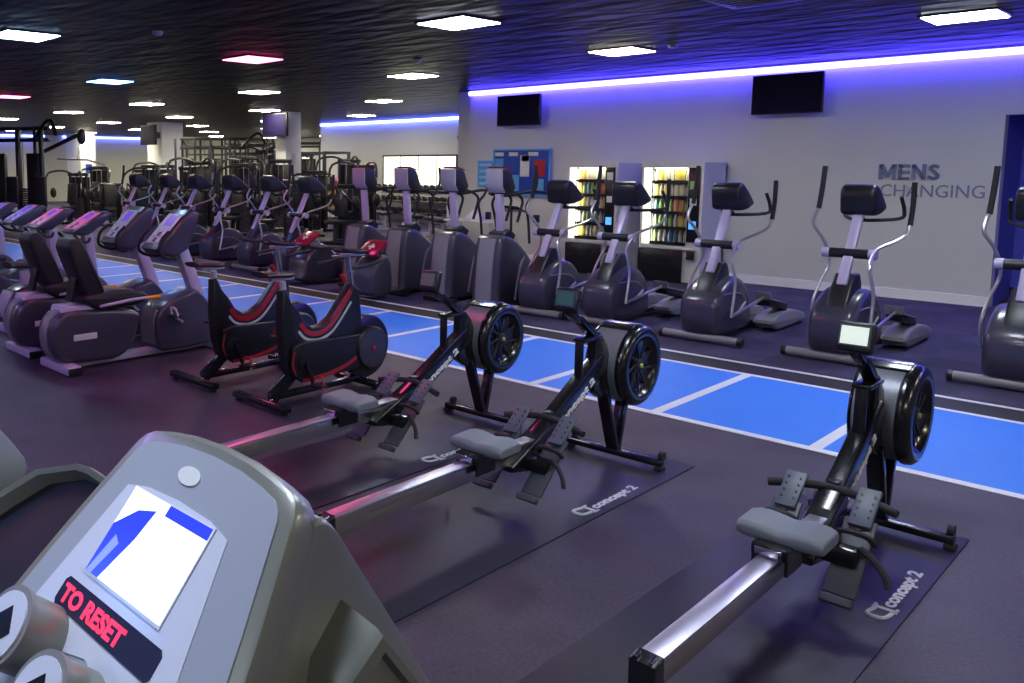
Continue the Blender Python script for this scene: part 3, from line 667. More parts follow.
def make_recumbent(loc, label):
    t = thing('recumbent_bike', label, 'exercise bike', loc, 0, 'grey recumbent bikes')
    f = B().box((0, .0, .042), (.58, .13, .075), bev=.014).go('rear_foot', SILV, t)
    for sx in (-.295, .295): B().box((sx, 0, .035), (.02, .12, .065), bev=.005).go('end_cap', BLK, f)
    B().box((0, .80, .045), (.13, 1.56, .06), bev=.012).go('base_rail', SILV, t)
    B().box((0, 1.55, .04), (.50, .11, .07), bev=.012).go('front_foot', SILV, t)
    h = B().side([(.02, .54), (-.08, .48), (-.13, .38), (-.13, .24), (-.08, .13), (.05, .075), (.30, .06), (.50, .065), (.64, .16), (.70, .32), (.72, .44), (.55, .50), (.30, .53)], -.155, .155, .045, 3).go('rear_housing', DGREY, t)
    B().side([(-.005, .55), (-.105, .48), (-.155, .37), (-.150, .24), (-.10, .13), (-.075, .14), (-.125, .25), (-.125, .37), (-.075, .47), (.02, .53)], -.06, .06, .01).go('rear_trim', MGREY, h)
    B().box((.157, .17, .30), (.008, .22, .055), bev=.003).go('badge', WHP, h)
    B().side([(-.02, .53), (.0, .575), (.66, .56), (.70, .51)], -.13, .13, .01).go('seat_rail', SILV, t)
    st = B().side([(.05, 1.11), (.09, 1.16), (.16, 1.155), (.22, 1.07), (.37, .72), (.36, .67), (.28, .64), (.20, .68), (.06, 1.02)], -.14, .14, .03, 3).go('seat_back', SEATB, t)
    B().side([(.16, .64), (.30, .67), (.55, .68), (.72, .65), (.80, .60), (.74, .54), (.55, .52), (.28, .53)], -.17, .17, .03, 3).go('seat_base', SEATB, t)
    B().bar((0, .10, .60), (0, .20, 1.0), .12, .03).go('seat_back_support', BLK, t)
    for sx in (-1, 1):
        B().tube([(sx*.20, .30, .56), (sx*.27, .36, .58), (sx*.27, .60, .60), (sx*.27, .86, .60)], .014, 8, 3).go('side_grip', SILV, t)
    B().tube([(.27, .72, .60), (.27, .86, .60)], .018, 8).go('grip_sleeve', ORN, t)
    B().side([(.92, .44), (1.02, .52), (1.28, .60), (1.36, .59), (1.47, .46), (1.50, .30), (1.50, .09), (1.30, .06), (.95, .05), (.89, .14), (.88, .32)], -.17, .17, .035, 2).go('front_housing', DGREY, t)
    B().side([(.88, .12), (.87, .34), (.90, .45), (.93, .44), (.91, .34), (.91, .12)], -.12, .12, .006).go('front_trim', MGREY, t)
    B().bar((0, 1.44, .50), (0, 1.23, 1.06), .11, .12, .02).go('mast', SILV, t)
    u = Vector((0, .30, .38)).normalized()
    P = Vector((0, .99, .98))
    c = B().side([(.90, 1.02), (.96, .96), (1.10, .93), (1.25, 1.00), (1.38, 1.30), (1.36, 1.36), (1.27, 1.37)], -.16, .16, .03).go('console', DGREY, t)
    P = Vector((0, .937, 1.058)); 
    e = Vector((0, 1.27-.90, 1.38-1.02)).normalized()
    console_face(c, Vector((0, .925, 1.045)) + Vector((0, -e.z, e.y))*.003, e, .31, .44, LGREY)
    hb = B()
    for sx in (-1, 1): hb.tube([(0, 1.17, .98), (sx*.13, 1.05, .93), (sx*.19, .92, .98), (sx*.19, .93, 1.10), (sx*.18, 1.02, 1.18)], .016, 8, 4)
    hb.go('handlebar', RUB, t)
    for sx, yy, zz in ((1, 1.02, .40), (-1, 1.28, .22)):
        cr = B().bar((sx*.19, 1.15, .31), (sx*.20, yy, zz), .02, .03, .005).go('crank_arm', CHR, t)
        p = B().box((sx*.26, yy, zz), (.10, .10, .025), bev=.006).go('pedal', BLK, t)
        B().tube([(sx*.21, yy, zz), (sx*.22, yy-.02, zz+.07), (sx*.30, yy-.02, zz+.07), (sx*.31, yy, zz)], .01, 6, 3).go('pedal_strap', WHP, p)
    return t
rb = make_recumbent((-6.95, 3.10, 0), 'grey recumbent exercise bike with black seat, the nearest of the two with seat backs')
dup(rb, (-7.82, 3.12, 0), 'grey recumbent exercise bike with black seat, standing just behind the nearest one')

def make_upright(loc, label, ov):
    t = thing('upright_bike', label, 'exercise bike', loc, 0, 'upright exercise bikes at left')
    f = B().box((0, .0, .04), (.56, .13, .075), bev=.014).go('rear_foot', SILV, t)
    B().box((0, .55, .045), (.13, 1.1, .06), bev=.012).go('base_rail', SILV, t); B().box((0, 1.12, .04), (.50, .11, .07), bev=.012).go('front_foot', SILV, t)
    h = B().side([(.05, .48), (-.04, .40), (-.06, .25), (.0, .10), (.20, .07), (.95, .07), (1.08, .16), (1.12, .36), (1.02, .52), (.85, .55), (.60, .42), (.35, .46), (.22, .52)], -.17, .17, .05, 3).go('housing', DGREY, t)
    B().side([(-.02, .46), (-.07, .38), (-.085, .25), (-.03, .12), (-.01, .13), (-.055, .25), (-.04, .37), (.01, .45)], -.13, .13, .006).go('rear_trim', SILV, h)
    B().bar((0, .20, .46), (0, .16, .68), .07, .10, .01).go('seat_post', SILV, t)
    sd = B(); rs = []
    for i in range(9):
        u = i/8; y = -.02+.36*u; ww = .13*(1-u)**.6+.025
        rs.append([Vector((ww*math.cos(a), y, .72+.015*math.cos(u*3)+.035*math.sin(a))) for a in [2*math.pi*j/12 for j in range(12)]])
    sd.rings(rs).go('saddle', SEATB, t)
    B().bar((0, .96, .50), (0, .90, 1.10), .12, .11, .015).go('mast', SILV, t)
    c = B().side([(.66, 1.06), (.72, 1.02), (.86, 1.02), (1.02, 1.12), (1.16, 1.24), (1.12, 1.27), (1.05, 1.275)], -.165, .165, .025).go('console', DGREY, t)
    e = Vector((0, .42, .23)).normalized()
    console_face(c, Vector((0, .675, 1.071)) + Vector((0, -e.z, e.y))*.003, e, .36, .42, ov)
    hb = B()
    for sx in (-1, 1): hb.tube([(0, .95, 1.0), (sx*.13, .86, .94), (sx*.19, .74, .96), (sx*.19, .66, 1.04)], .016, 8, 4)
    hb.go('handlebar', RUB, t)
    for sx, yy, zz in ((1, .52, .22), (-1, .72, .40)):
        B().bar((sx*.19, .62, .31), (sx*.20, yy, zz), .02, .03, .005).go('crank_arm', CHR, t); B().box((sx*.25, yy, zz), (.10, .10, .025), bev=.006).go('pedal', BLK, t)
    return t
make_upright((-8.88, 3.42, 0), 'upright exercise bike with pink reflections painted on its console, just behind the recumbent bikes', SCRPK)
make_upright((-9.85, 3.42, 0), 'upright exercise bike with pink reflections painted on its console, second behind the recumbent bikes', SCRPK)
make_upright((-10.85, 3.50, 0), 'upright exercise bike with violet reflections painted on its console, third behind the recumbent bikes', SCRV)
make_upright((-11.8, 3.50, 0), 'upright exercise bike with violet reflections painted on its console at the left edge of the photo', SCRV)

# ================================================================ elliptical trainers
def make_elliptical(loc, label):
    t = thing('elliptical_trainer', label, 'cross trainer', loc, 0, 'elliptical cross trainers along the track')
    b = B().cyl((-.39, 0, .055), (.39, 0, .055), .042, 16).go('front_bar', MGREY, t)
    for sx in (-1, 1): B().lathe([(0, .045), (.035*sx, .048), (.045*sx, .04)], (sx*.375, 0, .055), 'x', 16).go('end_cap', BLK, b)
    B().box((0, .95, .07), (.11, 1.9, .06), bev=.01).go('base_frame', BLK, t)
    h = B().side([(.03, .09), (-.05, .14), (-.08, .28), (-.07, .42), (.02, .52), (.16, .60), (.34, .655), (.52, .63), (.66, .54), (.76, .40), (.80, .22), (.76, .10), (.5, .075)], -.20, .19, .07, 3).go('housing', DGREY, t)
    B().side([(-.02, .40), (.02, .52), (.12, .66), (.24, .80), (.36, .80), (.42, .70), (.42, .60), (.30, .50), (.10, .40)], -.09, .09, .02).go('mast_shroud', BLK, t)
    b = B(); b.tube([(.18, .08, .50), (.195, .30, .50), (.195, .50, .46), (.19, .66, .34)], .010, 6, 5); b.go('housing_trim', MGREY, h)
    B().box((.193, .52, .33), (.006, .2, .03), rx=.5).go('badge', WHP, h)
    B().bar((0, .16, .70), (0, .56, 1.44), .085, .055, .012).go('mast', SILV, t)
    pv = B().cyl((-.165, .31, .985), (.165, .31, .985), .045, 16).go('pivot_axle', BLK, t)
    B().side([(.43, 1.40), (.41, 1.55), (.46, 1.61), (.56, 1.60), (.80, 1.43), (.79, 1.37), (.60, 1.33), (.46, 1.34)], -.145, .145, .03, 2).go('console', BLK, t)
    hb = B()
    hb.tube([(-.24, .86, 1.50), (-.25, .95, 1.36), (-.22, .92, 1.29), (0, .62, 1.28), (.22, .92, 1.29), (.25, .95, 1.36), (.24, .86, 1.50)], .017, 8, 4)
    hb.tube([(0, .54, 1.36), (0, .64, 1.28)], .02, 8); hb.go('fixed_handlebar', RUB, t)
    for s_, lo, gr in ((1, [(.265, .08, .28), (.26, .15, .62), (.22, .13, .86), (.205, .24, .97), (.22, .34, 1.04), (.30, .52, 1.10), (.35, .66, 1.16), (.36, .72, 1.25)], [(.36, .72, 1.24), (.362, .76, 1.42), (.362, .76, 1.64)]),
                        (-1, [(-.27, .30, .30), (-.27, .28, .50), (-.24, .36, .70), (-.20, .42, .85), (-.20, .40, .98), (-.24, .33, 1.12), (-.30, .26, 1.24), (-.30, .30, 1.34), (-.29, .34, 1.40)], [(-.29, .34, 1.39), (-.28, .37, 1.58), (-.27, .38, 1.79)])):
        a = B().tube(lo, .015, 8, 4).go('moving_arm', ARM, t)
        B().tube(gr, .022, 10, 3).go('grip', RUB, a)
        B().lathe([(-.03, .048), (.03, .048)], (s_*.19, .31, .985), 'x', 16).go('pivot_collar', SILV, a)
        y1 = 1.05 if s_ > 0 else 1.25; z1 = .40 if s_ > 0 else .30
        B().bar((lo[0][0], lo[0][1], .29), (s_*.24, y1, z1), .020, .030, .006).go('link_bar', ARM, t)
        p = B().side([(y1-.08, z1-.10), (y1-.10, z1-.04), (y1+.42, z1-.14), (y1+.42, z1-.20)], min(s_*.16, s_*.30), max(s_*.16, s_*.30), .012).go('foot_pedal', BLK, t)
        B().side([(y1-.10, z1-.03), (y1-.13, z1+.05), (y1-.11, z1+.05), (y1-.06, z1-.02), (y1+.40, z1-.115), (y1+.40, z1-.13)], min(s_*.15, s_*.31), max(s_*.15, s_*.31), .008).go('pedal_tray', MGREY, p)
        B().side([(1.05, .07), (1.02, .13), (1.25, .20), (1.60, .20), (1.92, .13), (1.97, .08), (1.90, .03), (1.2, .02)], min(s_*.11, s_*.33), max(s_*.11, s_*.33), .03, 2).go('rear_track_cover', MGREY, t)
    B().cyl((-.30, 1.95, .04), (.30, 1.95, .04), .035, 12).go('rear_bar', MGREY, t)
    return t
el = make_elliptical((-3.74, 8.50, 0), 'elliptical trainer standing alone in front of the white wall, right of the vending machines')
for x, lab in ((-2.54, 'elliptical trainer in front of the wall lettering, behind the nearest rower'), (-1.25, 'elliptical trainer cut off by the right edge of the photo'),
               (-4.87, 'elliptical trainer in front of the gap between both vending machines'), (-5.74, 'elliptical trainer in front of the left vending machine, beside the last climber'),
               (-10.48, 'elliptical trainer in front of the slim column with the monitor'), (-11.5, 'elliptical trainer left of the one by the slim column'), (-12.65, 'elliptical trainer, third leftwards from the slim column'),
               (-13.78, 'elliptical trainer just right of the wide column'), (-14.85, 'elliptical trainer in front of the wide column'), (-16.1, 'leftmost elliptical trainer, beyond the recumbent bike consoles')):
    dup(el, (x, 8.50, 0), lab)

# ================================================================ stepper climbers
def make_climber(loc, label):
    t = thing('stair_climber', label, 'cross trainer', loc, 0, 'big housed climbers behind the rowers')
    h = B().side([(.03, .06), (-.02, .12), (-.01, .40), (.02, .70), (.07, .90), (.20, .93), (.40, .86), (.62, .70), (.80, .50), (.90, .30), (.88, .12), (.80, .05)], -.20, .20, .06, 2).go('housing', DGREY, t)
    B().side([(-.04, .12), (-.03, .40), (.0, .70), (.05, .90), (.09, .89), (.04, .70), (.01, .40), (.0, .12)], -.12, .12, .01).go('front_panel', MGREY, h)
    b = B(); b.tube([(.19, .56, .66), (.205, .46, .56), (.21, .40, .36), (.20, .36, .12)], .014, 6, 4); b.go('housing_trim', MGREY, h)
    B().side([(.06, .86), (.08, .96), (.22, 1.0), (.34, .93), (.30, .86)], -.12, .12, .02).go('mast_shroud', BLK, t)
    B().box((0, .03, .035), (.50, .12, .06), bev=.012).go('front_foot', BLK, t); B().box((0, .9, .035), (.62, .10, .06), bev=.012).go('rear_foot', SILV, t)
    B().box((0, .45, .04), (.12, .9, .05)).go('base_frame', BLK, t)
    B().bar((0, .18, .93), (0, .13, 1.48), .105, .06, .012).go('mast', SILV, t)
    c = B().side([(.10, 1.44), (.03, 1.53), (.02, 1.74), (.07, 1.76), (.20, 1.72), (.30, 1.52), (.24, 1.43)], -.13, .13, .02, 0).go('console', BLK, t)
    B().side([(.085, 1.455), (.012, 1.54), (.004, 1.745), (.03, 1.755), (.05, 1.54), (.11, 1.46)], -.122, .122, .008).go('back_shell', LGREY, c)
    B().box((0, .14, 1.752), (.24, .16, .012), rx=-.25).go('top_edge', PINKGR, c)
    for s_ in (-1, 1):
        a = B().tube([(s_*.06, .16, 1.42), (s_*.20, .20, 1.44), (s_*.27, .40, 1.47), (s_*.28, .80, 1.44), (s_*.28, 1.02, 1.34), (s_*.28, .98, 1.18), (s_*.28, .92, 1.04)], .019, 8, 4).go('handrail', RUB, t)
        B().tube([(s_*.24, .45, .82), (s_*.25, .40, 1.10), (s_*.26, .34, 1.30), (s_*.28, .44, 1.42), (s_*.28, .52, 1.58), (s_*.28, .50, 1.76)], .017, 8, 4).go('moving_arm', RUB, t)
        B().side([(.86, .30), (.86, .34), (1.26, .24), (1.26, .19)] if s_ > 0 else [(.86, .52), (.86, .56), (1.26, .46), (1.26, .41)], min(s_*.08, s_*.24), max(s_*.08, s_*.24), .01).go('foot_pedal', BLK, t)
        B().bar((s_*.16, .55, .45), (s_*.16, 1.0, .28 if s_ > 0 else .50), .04, .05).go('pedal_arm', SILV, t)
    B().box((.30, .5, 1.13), (.06, .07, .1), bev=.01).go('bottle_pouch', BLK, t)
    return t
def _late(t):
    for c in t.children:
        if c.name.split('.')[0] in ('mast', 'console', 'handrail', 'moving_arm', 'mast_shroud', 'bottle_pouch'): c.location.y = .13
cl = make_climber((-6.36, 8.36, 0), 'climber with grey console, nearest, in front of the notice board')
_late(cl)
for x, lab in ((-7.16, 'climber with grey console, second from the notice board'), (-8.0, 'climber with grey console, third from the notice board, behind a red front panel'), (-8.84, 'farthest climber with grey console, beside the slim column ellipticals')):
    dup(cl, (x, 8.44, 0), lab)

def make_low(loc, label, short=False):
    t = thing('low_trainer', label, 'trainer', loc, 0, 'low trainers with red front panels')
    h = B().side([(.0, .06), (-.05, .20), (-.02, .40), (.20, .58), (.34, .62), (.50, .52), (.80, .30), (1.3, .22), (1.35, .08)] if not short else [(.0, .06), (-.05, .20), (-.02, .40), (.12, .56), (.24, .60), (.32, .50), (.34, .10)], -.20, .20, .05, 2).go('housing', DGREY, t)
    e = Vector((0, .24, .17)).normalized()
    c = B().bar((0, .02, .60), (0, .28, .78), .34, .05, .015).go('red_panel', PINKGR, t)
    n = Vector((0, -.18, .26)).normalized(); u = Vector((0, .26, .18)).normalized()
    for (r_, u_) in ((.11, .035), (.035, .11)):
        b = B(); p = Vector((0, .15, .69))+n*.027; b.bar(p-u*u_/2, p+u*u_/2, r_, .004, 0); b.go('white_cross', PAPER, c)
    B().bar((0, .12, .45), (0, .16, .66), .12, .08, .01).go('neck', BLK, t)
    for s_ in (-1, 1):
        B().tube([(s_*.14, .16, .62), (s_*.30, .0, .56), (s_*.33, -.30, .52), (s_*.33, -.55, .50)], .024, 8, 4).go('handrail', RUB, t)
        if short: continue
        B().tube([(s_*.25, .45, .42), (s_*.25, 1.0, .40), (s_*.25, 1.35, .38)], .016, 8).go('side_rail', SILV, t)
        B().bar((s_*.25, 1.3, .39), (s_*.23, 1.3, .08), .03, .04).go('rear_post', SILV, t)
    return t
lo = make_low((-9.62, 8.1, 0), 'low dark trainer with a red panel and white cross in front of the slim column')
make_low((-7.93, 7.82, 0), 'low dark trainer with a red panel in front of the grey climbers', True)

# ================================================================ foreground treadmill
SHELL = mat('treadmill_grey_shell', (.235, .25, .235), .34, .25, noise=.05, coat=.15)
SHELL2 = mat('treadmill_console_face', (.36, .40, .50), .35, coat=.25)
OVER = mat('treadmill_white_overlay', (.66, .70, .88), .3, coat=.3)
def screen_mat():
    m = bpy.data.materials.new('bright_lcd'); m.use_nodes = True; nt = m.node_tree; b = nt.nodes['Principled BSDF']; L = nt.links.new
    tc = nt.nodes.new('ShaderNodeTexCoord'); sp_ = nt.nodes.new('ShaderNodeSeparateXYZ'); L(tc.outputs['Object'], sp_.inputs[0])
    return m
def make_treadmill(loc, label):
    t = thing('treadmill', label, 'treadmill', loc, 0, 'treadmills')
    # panel frame: local origin below the display's left end on the floor
    zc = 1.25; th = R(50); e = Vector((0, math.cos(th), math.sin(th))); n = Vector((0, -math.sin(th), math.cos(th))); A = Vector((0, 0, zc))
    def W(u, v, d=0): return A+Vector((1, 0, 0))*u+e*v+n*d
    def slab(pts, d0, d1, m, nm, par, bev=0):
        P_ = pts
        b = B(); b.rings([[W(u, v, d0) for u, v in P_], [W(u, v, d1) for u, v in P_]])
        if bev:
            vs = b.bm.verts[len(P_):] if False else None
        o = b.go(nm, m, par)
        if bev: md = o.modifiers.new('b', 'BEVEL'); md.width = bev; md.segments = 3; md.limit_method = 'ANGLE'; md.angle_limit = R(50)
        return o
    def scaled(pts, s_, c): return [((u-c[0])*s_[0]+c[0], (v-c[1])*s_[1]+c[1]) for u, v in pts]
    half = [(.0, .243), (.07, .240), (.12, .233), (.155, .225), (.171, .216), (.180, .203), (.186, .185), (.206, .12), (.224, .06), (.240, 0.0), (.254, -.06), (.260, -.14), (.245, -.21), (.19, -.24), (.0, -.25)]
    out = [(.133+a, b_) for a, b_ in half] + [(.133-a, b_) for a, b_ in reversed(half[1:-1])]
    cc = (.133, 0)
    # shell: rings from the back to the face, edges rounded
    b = B()
    def pr(s_, d, dv=0): return [W(u, v+dv, d) for u, v in scaled(out, s_, cc)]
    b.rings([pr((.97, .97), -.045), pr((1.0, 1.0), -.035), pr((1, 1), -.012), pr((.985, .985), -.003), pr((.955, .965), 0)])
    sh = b.go('console_shell', SHELL, t, 28)
    prof = [(.128, 1.365), (.158, 1.385), (.192, 1.370), (.262, 1.262), (.352, 1.110), (.45, .94), (.30, .90), (.0, 1.00), (-.085, 1.06)]
    b = B().side(prof, -1, 1, .0)
    rs = []
    def hw(v):
        pts = sorted([(q[1], q[0]) for q in half])
        for (v0, h0), (v1, h1) in zip(pts, pts[1:]):
            if v0 <= v <= v1: return h0+(h1-h0)*(v-v0)/max(1e-6, v1-v0)
        return .18 if v > 0 else .24
    P2 = cat([Vector((0, y, z)) for y, z in prof], 4, True)
    b.bm.free(); b = B(); cg = sum(P2, Vector())/len(P2)
    for sx, k_ in ((-1.0, .93), (-.985, .975), (-.95, 1), (.95, 1), (.985, .975), (1.0, .93)):
        r_ = []
        for p in P2:
            v = (p-A).dot(e); h_ = min(.245, max(.183, .232-.25*v))
            q = cg+(p-cg)*k_; r_.append(Vector((.133+sx*h_, q.y, q.z)))
        rs.append(r_)
    b.rings(rs).go('rear_body', SHELL, t, 28)
    slab(scaled(out, (.90, .915), cc), -.002, .0025, SHELL2, 'face_plate', sh)
    # cream overlay round the screen
    hp = [(.0, .153), (.075, .150), (.120, .140), (.170, -.045), (.175, -.10), (.0, -.058)]
    slab([(.119+a, b_) for a, b_ in hp]+[(.125-a*1.02, b_) for a, b_ in reversed(hp[1:-1])], .0025, .004, OVER, 'overlay', sh)
    WL = mat('lcd_white', (.6, .65, .7), .2, emit=(.78, .90, 1.0), es=1.15); WB = mat('lcd_blue', (.02, .03, .3), .2, emit=(.03, .06, .85), es=.9)
    WB2 = mat('lcd_soft_blue', (.1, .1, .5), .2, emit=(.25, .35, .95), es=.9)
    sc = slab([(.024, .018), (.213, .018), (.213, .145), (.024, .145)], .004, .006, OVER, 'screen_bezel', sh)
    slab([(.026, .022), (.211, .022), (.211, .143), (.026, .143)], .006, .0068, WL, 'screen', sh)
    slab([(.026, .022), (.058, .022), (.085, .085), (.095, .128), (.060, .118), (.026, .088)], .0068, .0072, WB, 'screen_picture', sh)
    slab([(.028, .022), (.040, .022), (.060, .070), (.045, .078)], .0072, .0075, WB2, 'screen_highlight', sh)
    slab([(.115, .128), (.211, .128), (.211, .143), (.115, .143)], .0068, .0072, WB, 'screen_banner', sh)
    ds = slab([(.004, -.034), (.234, -.034), (.240, -.028), (.240, -.002), (.234, .004), (.004, .004), (-.002, -.002), (-.002, -.028)], .004, .0055, mat('display_window', (.010, .014, .06), .5), 'message_display', sh)
    REDL = mat('red_led', (.6, .02, .05), .3, emit=(1, .03, .10), es=1.3)
    lettering('TO RESET', .03, Matrix.Translation(W(.006, -.0275, .0056)) @ Matrix(((1, 0, 0, 0), (0, e.y, n.y, 0), (0, e.z, n.z, 0), (0, 0, 0, 1))), REDL, ds, .0004, .0012, fit=(.160, .024))
    b = B(); b.rings([[W(.112+.024*math.cos(a), .186+.0125*math.sin(a), d) for a in [2*math.pi*j/28 for j in range(28)]] for d in (.002, .0045)]); b.go('oval_badge', mat('badge_white', (.75, .8, .85), .3), sh)
    # round knob pods at the lower left, pointing towards the runner
    for (u, v) in ((.026, -.078), (.158, -.104)):
        b = B(); c0 = W(u, v-.01, -.02)
        k_ = b.tube([W(u, v, -.03), W(u, v, .055), W(u, v, .064)], .047, 28, r2=.047).go('round_pod', SHELL, sh)
        b = B(); b.tube([W(u, v, .060), W(u, v, .068)], .051, 28); b.go('pod_rim', MGREY, k_)
        b = B(); b.tube([W(u, v, .067), W(u, v, .0705)], .043, 28); b.go('pod_disc', OVER, k_)
        b = B(); b.rings([[W(u+a, v+c_, d) for a, c_ in ((0, -.026), (.026, 0), (0, .026), (-.026, 0))] for d in (.0704, .0715)]); b.go('diamond_mark', BLKG, k_)
    # tray wing on the left
    wing = [(-.20, .130), (-.16, .135), (-.02, .13), (-.06, .05), (-.10, -.05), (-.12, -.16), (-.44, -.16), (-.42, -.04), (-.37, .02), (-.30, .09)]
    b = B()
    def ww(s_, d): return [W(u, v, d) for u, v in scaled(wing, (s_, s_), (-.22, .02))]
    b.rings([ww(.6, -.26), ww(.94, -.12), ww(1, -.05), ww(1.0, -.035), ww(.985, -.03), ww(.90, -.035), ww(.86, -.06), ww(.60, -.15)])
    b.go('side_tray', SHELL, t, 28)
    slab(scaled(wing, (.865, .865), (-.22, .02)), -.075, -.062, BLK, 'tray_lining', t)
    # handrail block on the right side
    for sx in (1,):
        b = B()
        q0 = [(.19, 1.275), (.135, 1.235), (.10, 1.14), (.24, 1.03), (.33, 1.09)]
        c_ = Vector((0, .2, 1.15))
        b.rings([[Vector((x, .2+(y-.2)*k_, 1.15+(z-1.15)*k_)) for y, z in q0] for x, k_ in ((.30, 1.12), (.385, 1.0), (.395, .95), (.397, .80), (.385, .74))])
        b.go('handrail_mount', SHELL, t)
        b = B(); b.tube([W(.33, -.02, -.06), W(.345, -.14, -.07), W(.36, -.32, -.08)], .04, 12, 3); b.go('handrail', MGREY, t)
        b = B(); b.tube([W(-.03, -.14, -.09), W(-.09, -.22, -.08), W(-.10, -.40, -.10)], .035, 12, 3); b.go('handrail', MGREY, t)
    # uprights, motor cover and deck
    for x in (-.20, .46): B().bar((x, .12, .15), (x, .16, 1.06), .07, .10, .02).go('upright', SHELL, t)
    B().bar((-.20, .17, 1.04), (.46, .17, 1.04), .08, .08, .02).go('cross_brace', SHELL, t)
    B().side([(-.25, .05), (-.25, .20), (-.05, .30), (.25, .28), (.42, .18), (.45, .05)], -.27, .53, .05, 2).go('motor_cover', SHELL, t)
    B().box((.13, -1.05, .14), (.78, 1.7, .10), bev=.02).go('deck', DGREY, t); B().box((.13, -1.05, .193), (.52, 1.66, .008)).go('running_belt', RUB, t)
    for x in (-.20, .46): B().box((x, -1.05, .20), (.11, 1.66, .02), bev=.006).go('side_rail', MGREY, t)
    return t
tm = make_treadmill((-1.0195, .459, 0), 'grey treadmill in the foreground with a bright screen and red lettering reading TO RESET')
dup(tm, (-2.62, .459, 0), 'grey treadmill next to the foreground one, only a handrail at the left edge')
# ================================================================ strength area far behind
def weight_machine(loc, label, rz=0, h=1.6, variant=0):
    t = thing('weight_machine', label, 'weight machine', loc, rz, 'black strength machines at the back')
    for x in (-.28, .28): B().bar((x, .3, .05), (x, .3, h), .06, .08, .01).go('tower_post', BLK, t)
    B().box((0, .3, h), (.66, .14, .10), bev=.02).go('tower_top', BLK, t)
    st = B()
    for i in range(12): st.box((0, .3, .14+i*.055), (.34, .14, .045), bev=.004)
    st.go('weight_stack', DGREY, t)
    B().box((0, .42, h*.52), (.66, .05, h*.86), bev=.02).go('rear_shroud', BLK, t)
    for x in (-.08, .08): B().cyl((x, .3, .1), (x, .3, h-.05), .012, 8).go('guide_rod', CHR, t)
    B().box((0, -.35, .5), (.36, .42, .09), bev=.03).go('seat', SEATB, t)
    B().box((0, -.08, .92), (.32, .09, .62), rx=-.12, bev=.03).go('back_pad', SEATB, t)
    B().bar((0, -.35, .03), (0, -.30, .46), .08, .08).go('seat_post', BLK, t); B().bar((0, -.7, .05), (0, .35, .05), .08, .08).go('base_rail', BLK, t); B().bar((-.4, -.6, .04), (.4, -.6, .04), .06, .06).go('base_foot', BLK, t)
    for s_ in (-1, 1):
        if variant == 0: P = [(s_*.1, .25, h-.05), (s_*.45, .1, h-.05), (s_*.58, -.2, h-.25), (s_*.55, -.35, h-.65), (s_*.50, -.4, h-.85)]
        elif variant == 1: P = [(s_*.1, .2, h), (s_*.30, -.1, h+.12), (s_*.55, -.5, h+.05), (s_*.60, -.6, h-.25)]
        else: P = [(s_*.2, .0, .7), (s_*.45, -.2, .8), (s_*.50, -.5, 1.0), (s_*.30, -.55, 1.2)]
        a = B().tube(P, .03, 8, 3).go('lever_arm', BLK, t)
        B().tube([P[-1], Vector(P[-1])+Vector((0, -.02, -.16))], .026, 8).go('grip', MGREY, a)
        B().ball((s_*.52, -.30, .95), (.10, .07, .16), 12).go('arm_pad', SEATB, t)
    return t
def cable_tower(loc, label, rz=0):
    t = thing('cable_machine', label, 'weight machine', loc, rz, 'multi station cable machines')
    for i, x in enumerate((-1.8, -1.5, -1.0, -.75, -.35, .15, .45, .7, 1.2)): B().bar((x, (i % 2)*.4, .03), (x, (i % 2)*.4, 2.75), .09, .11, .01).go('upright', BLK, t)
    for z in (2.75, 2.45): B().bar((-1.6, .2, z), (1.3, .2, z), .12, .10, .01).go('top_beam', BLK, t)
    for x in (-1.25, -.6, .42, .95):
        st = B()
        for i in range(18): st.box((x, .22, .14+i*.06), (.26, .14, .05), bev=.004)
        st.go('weight_stack', DGREY, t); B().cyl((x, .22, 1.1), (x, .22, 2.7), .012, 8).go('guide_rod', CHR, t)
    a = B().tube([(.9, .1, 2.45), (1.4, -.1, 2.85), (1.7, -.2, 2.9), (1.9, -.3, 2.55)], .05, 8, 4).go('curved_arm', BLK, t)
    B().bar((1.3, 0, 2.15), (2.5, -.2, 2.55), .07, .09).go('pulldown_arm', BLK, t)
    B().ball((2.6, -.2, 2.5), (.12, .1, .2), 12).go('pulley_block', BLK, t); B().tube([(2.0, -.4, 1.95), (2.9, -.4, 1.92), (3.4, -.4, 1.8)], .02, 8).go('lat_bar', MGREY, t); B().cyl((2.6, -.25, 2.4), (2.6, -.4, 1.93), .008, 6).go('cable', BLK, t)
    for x in (-.9, .4, 1.3): B().box((x, -.5, .55), (.4, .4, .1), bev=.03).go('seat', SEATB, t); B().box((x, -.2, 1.1), (.34, .1, .8), bev=.03).go('back_pad', SEATB, t)
    for x in (-1.25, -.15, .95): B().box((x, 0, 1.15), (.40, .12, 1.9), bev=.02).go('stack_shroud', BLK, t)
    return t
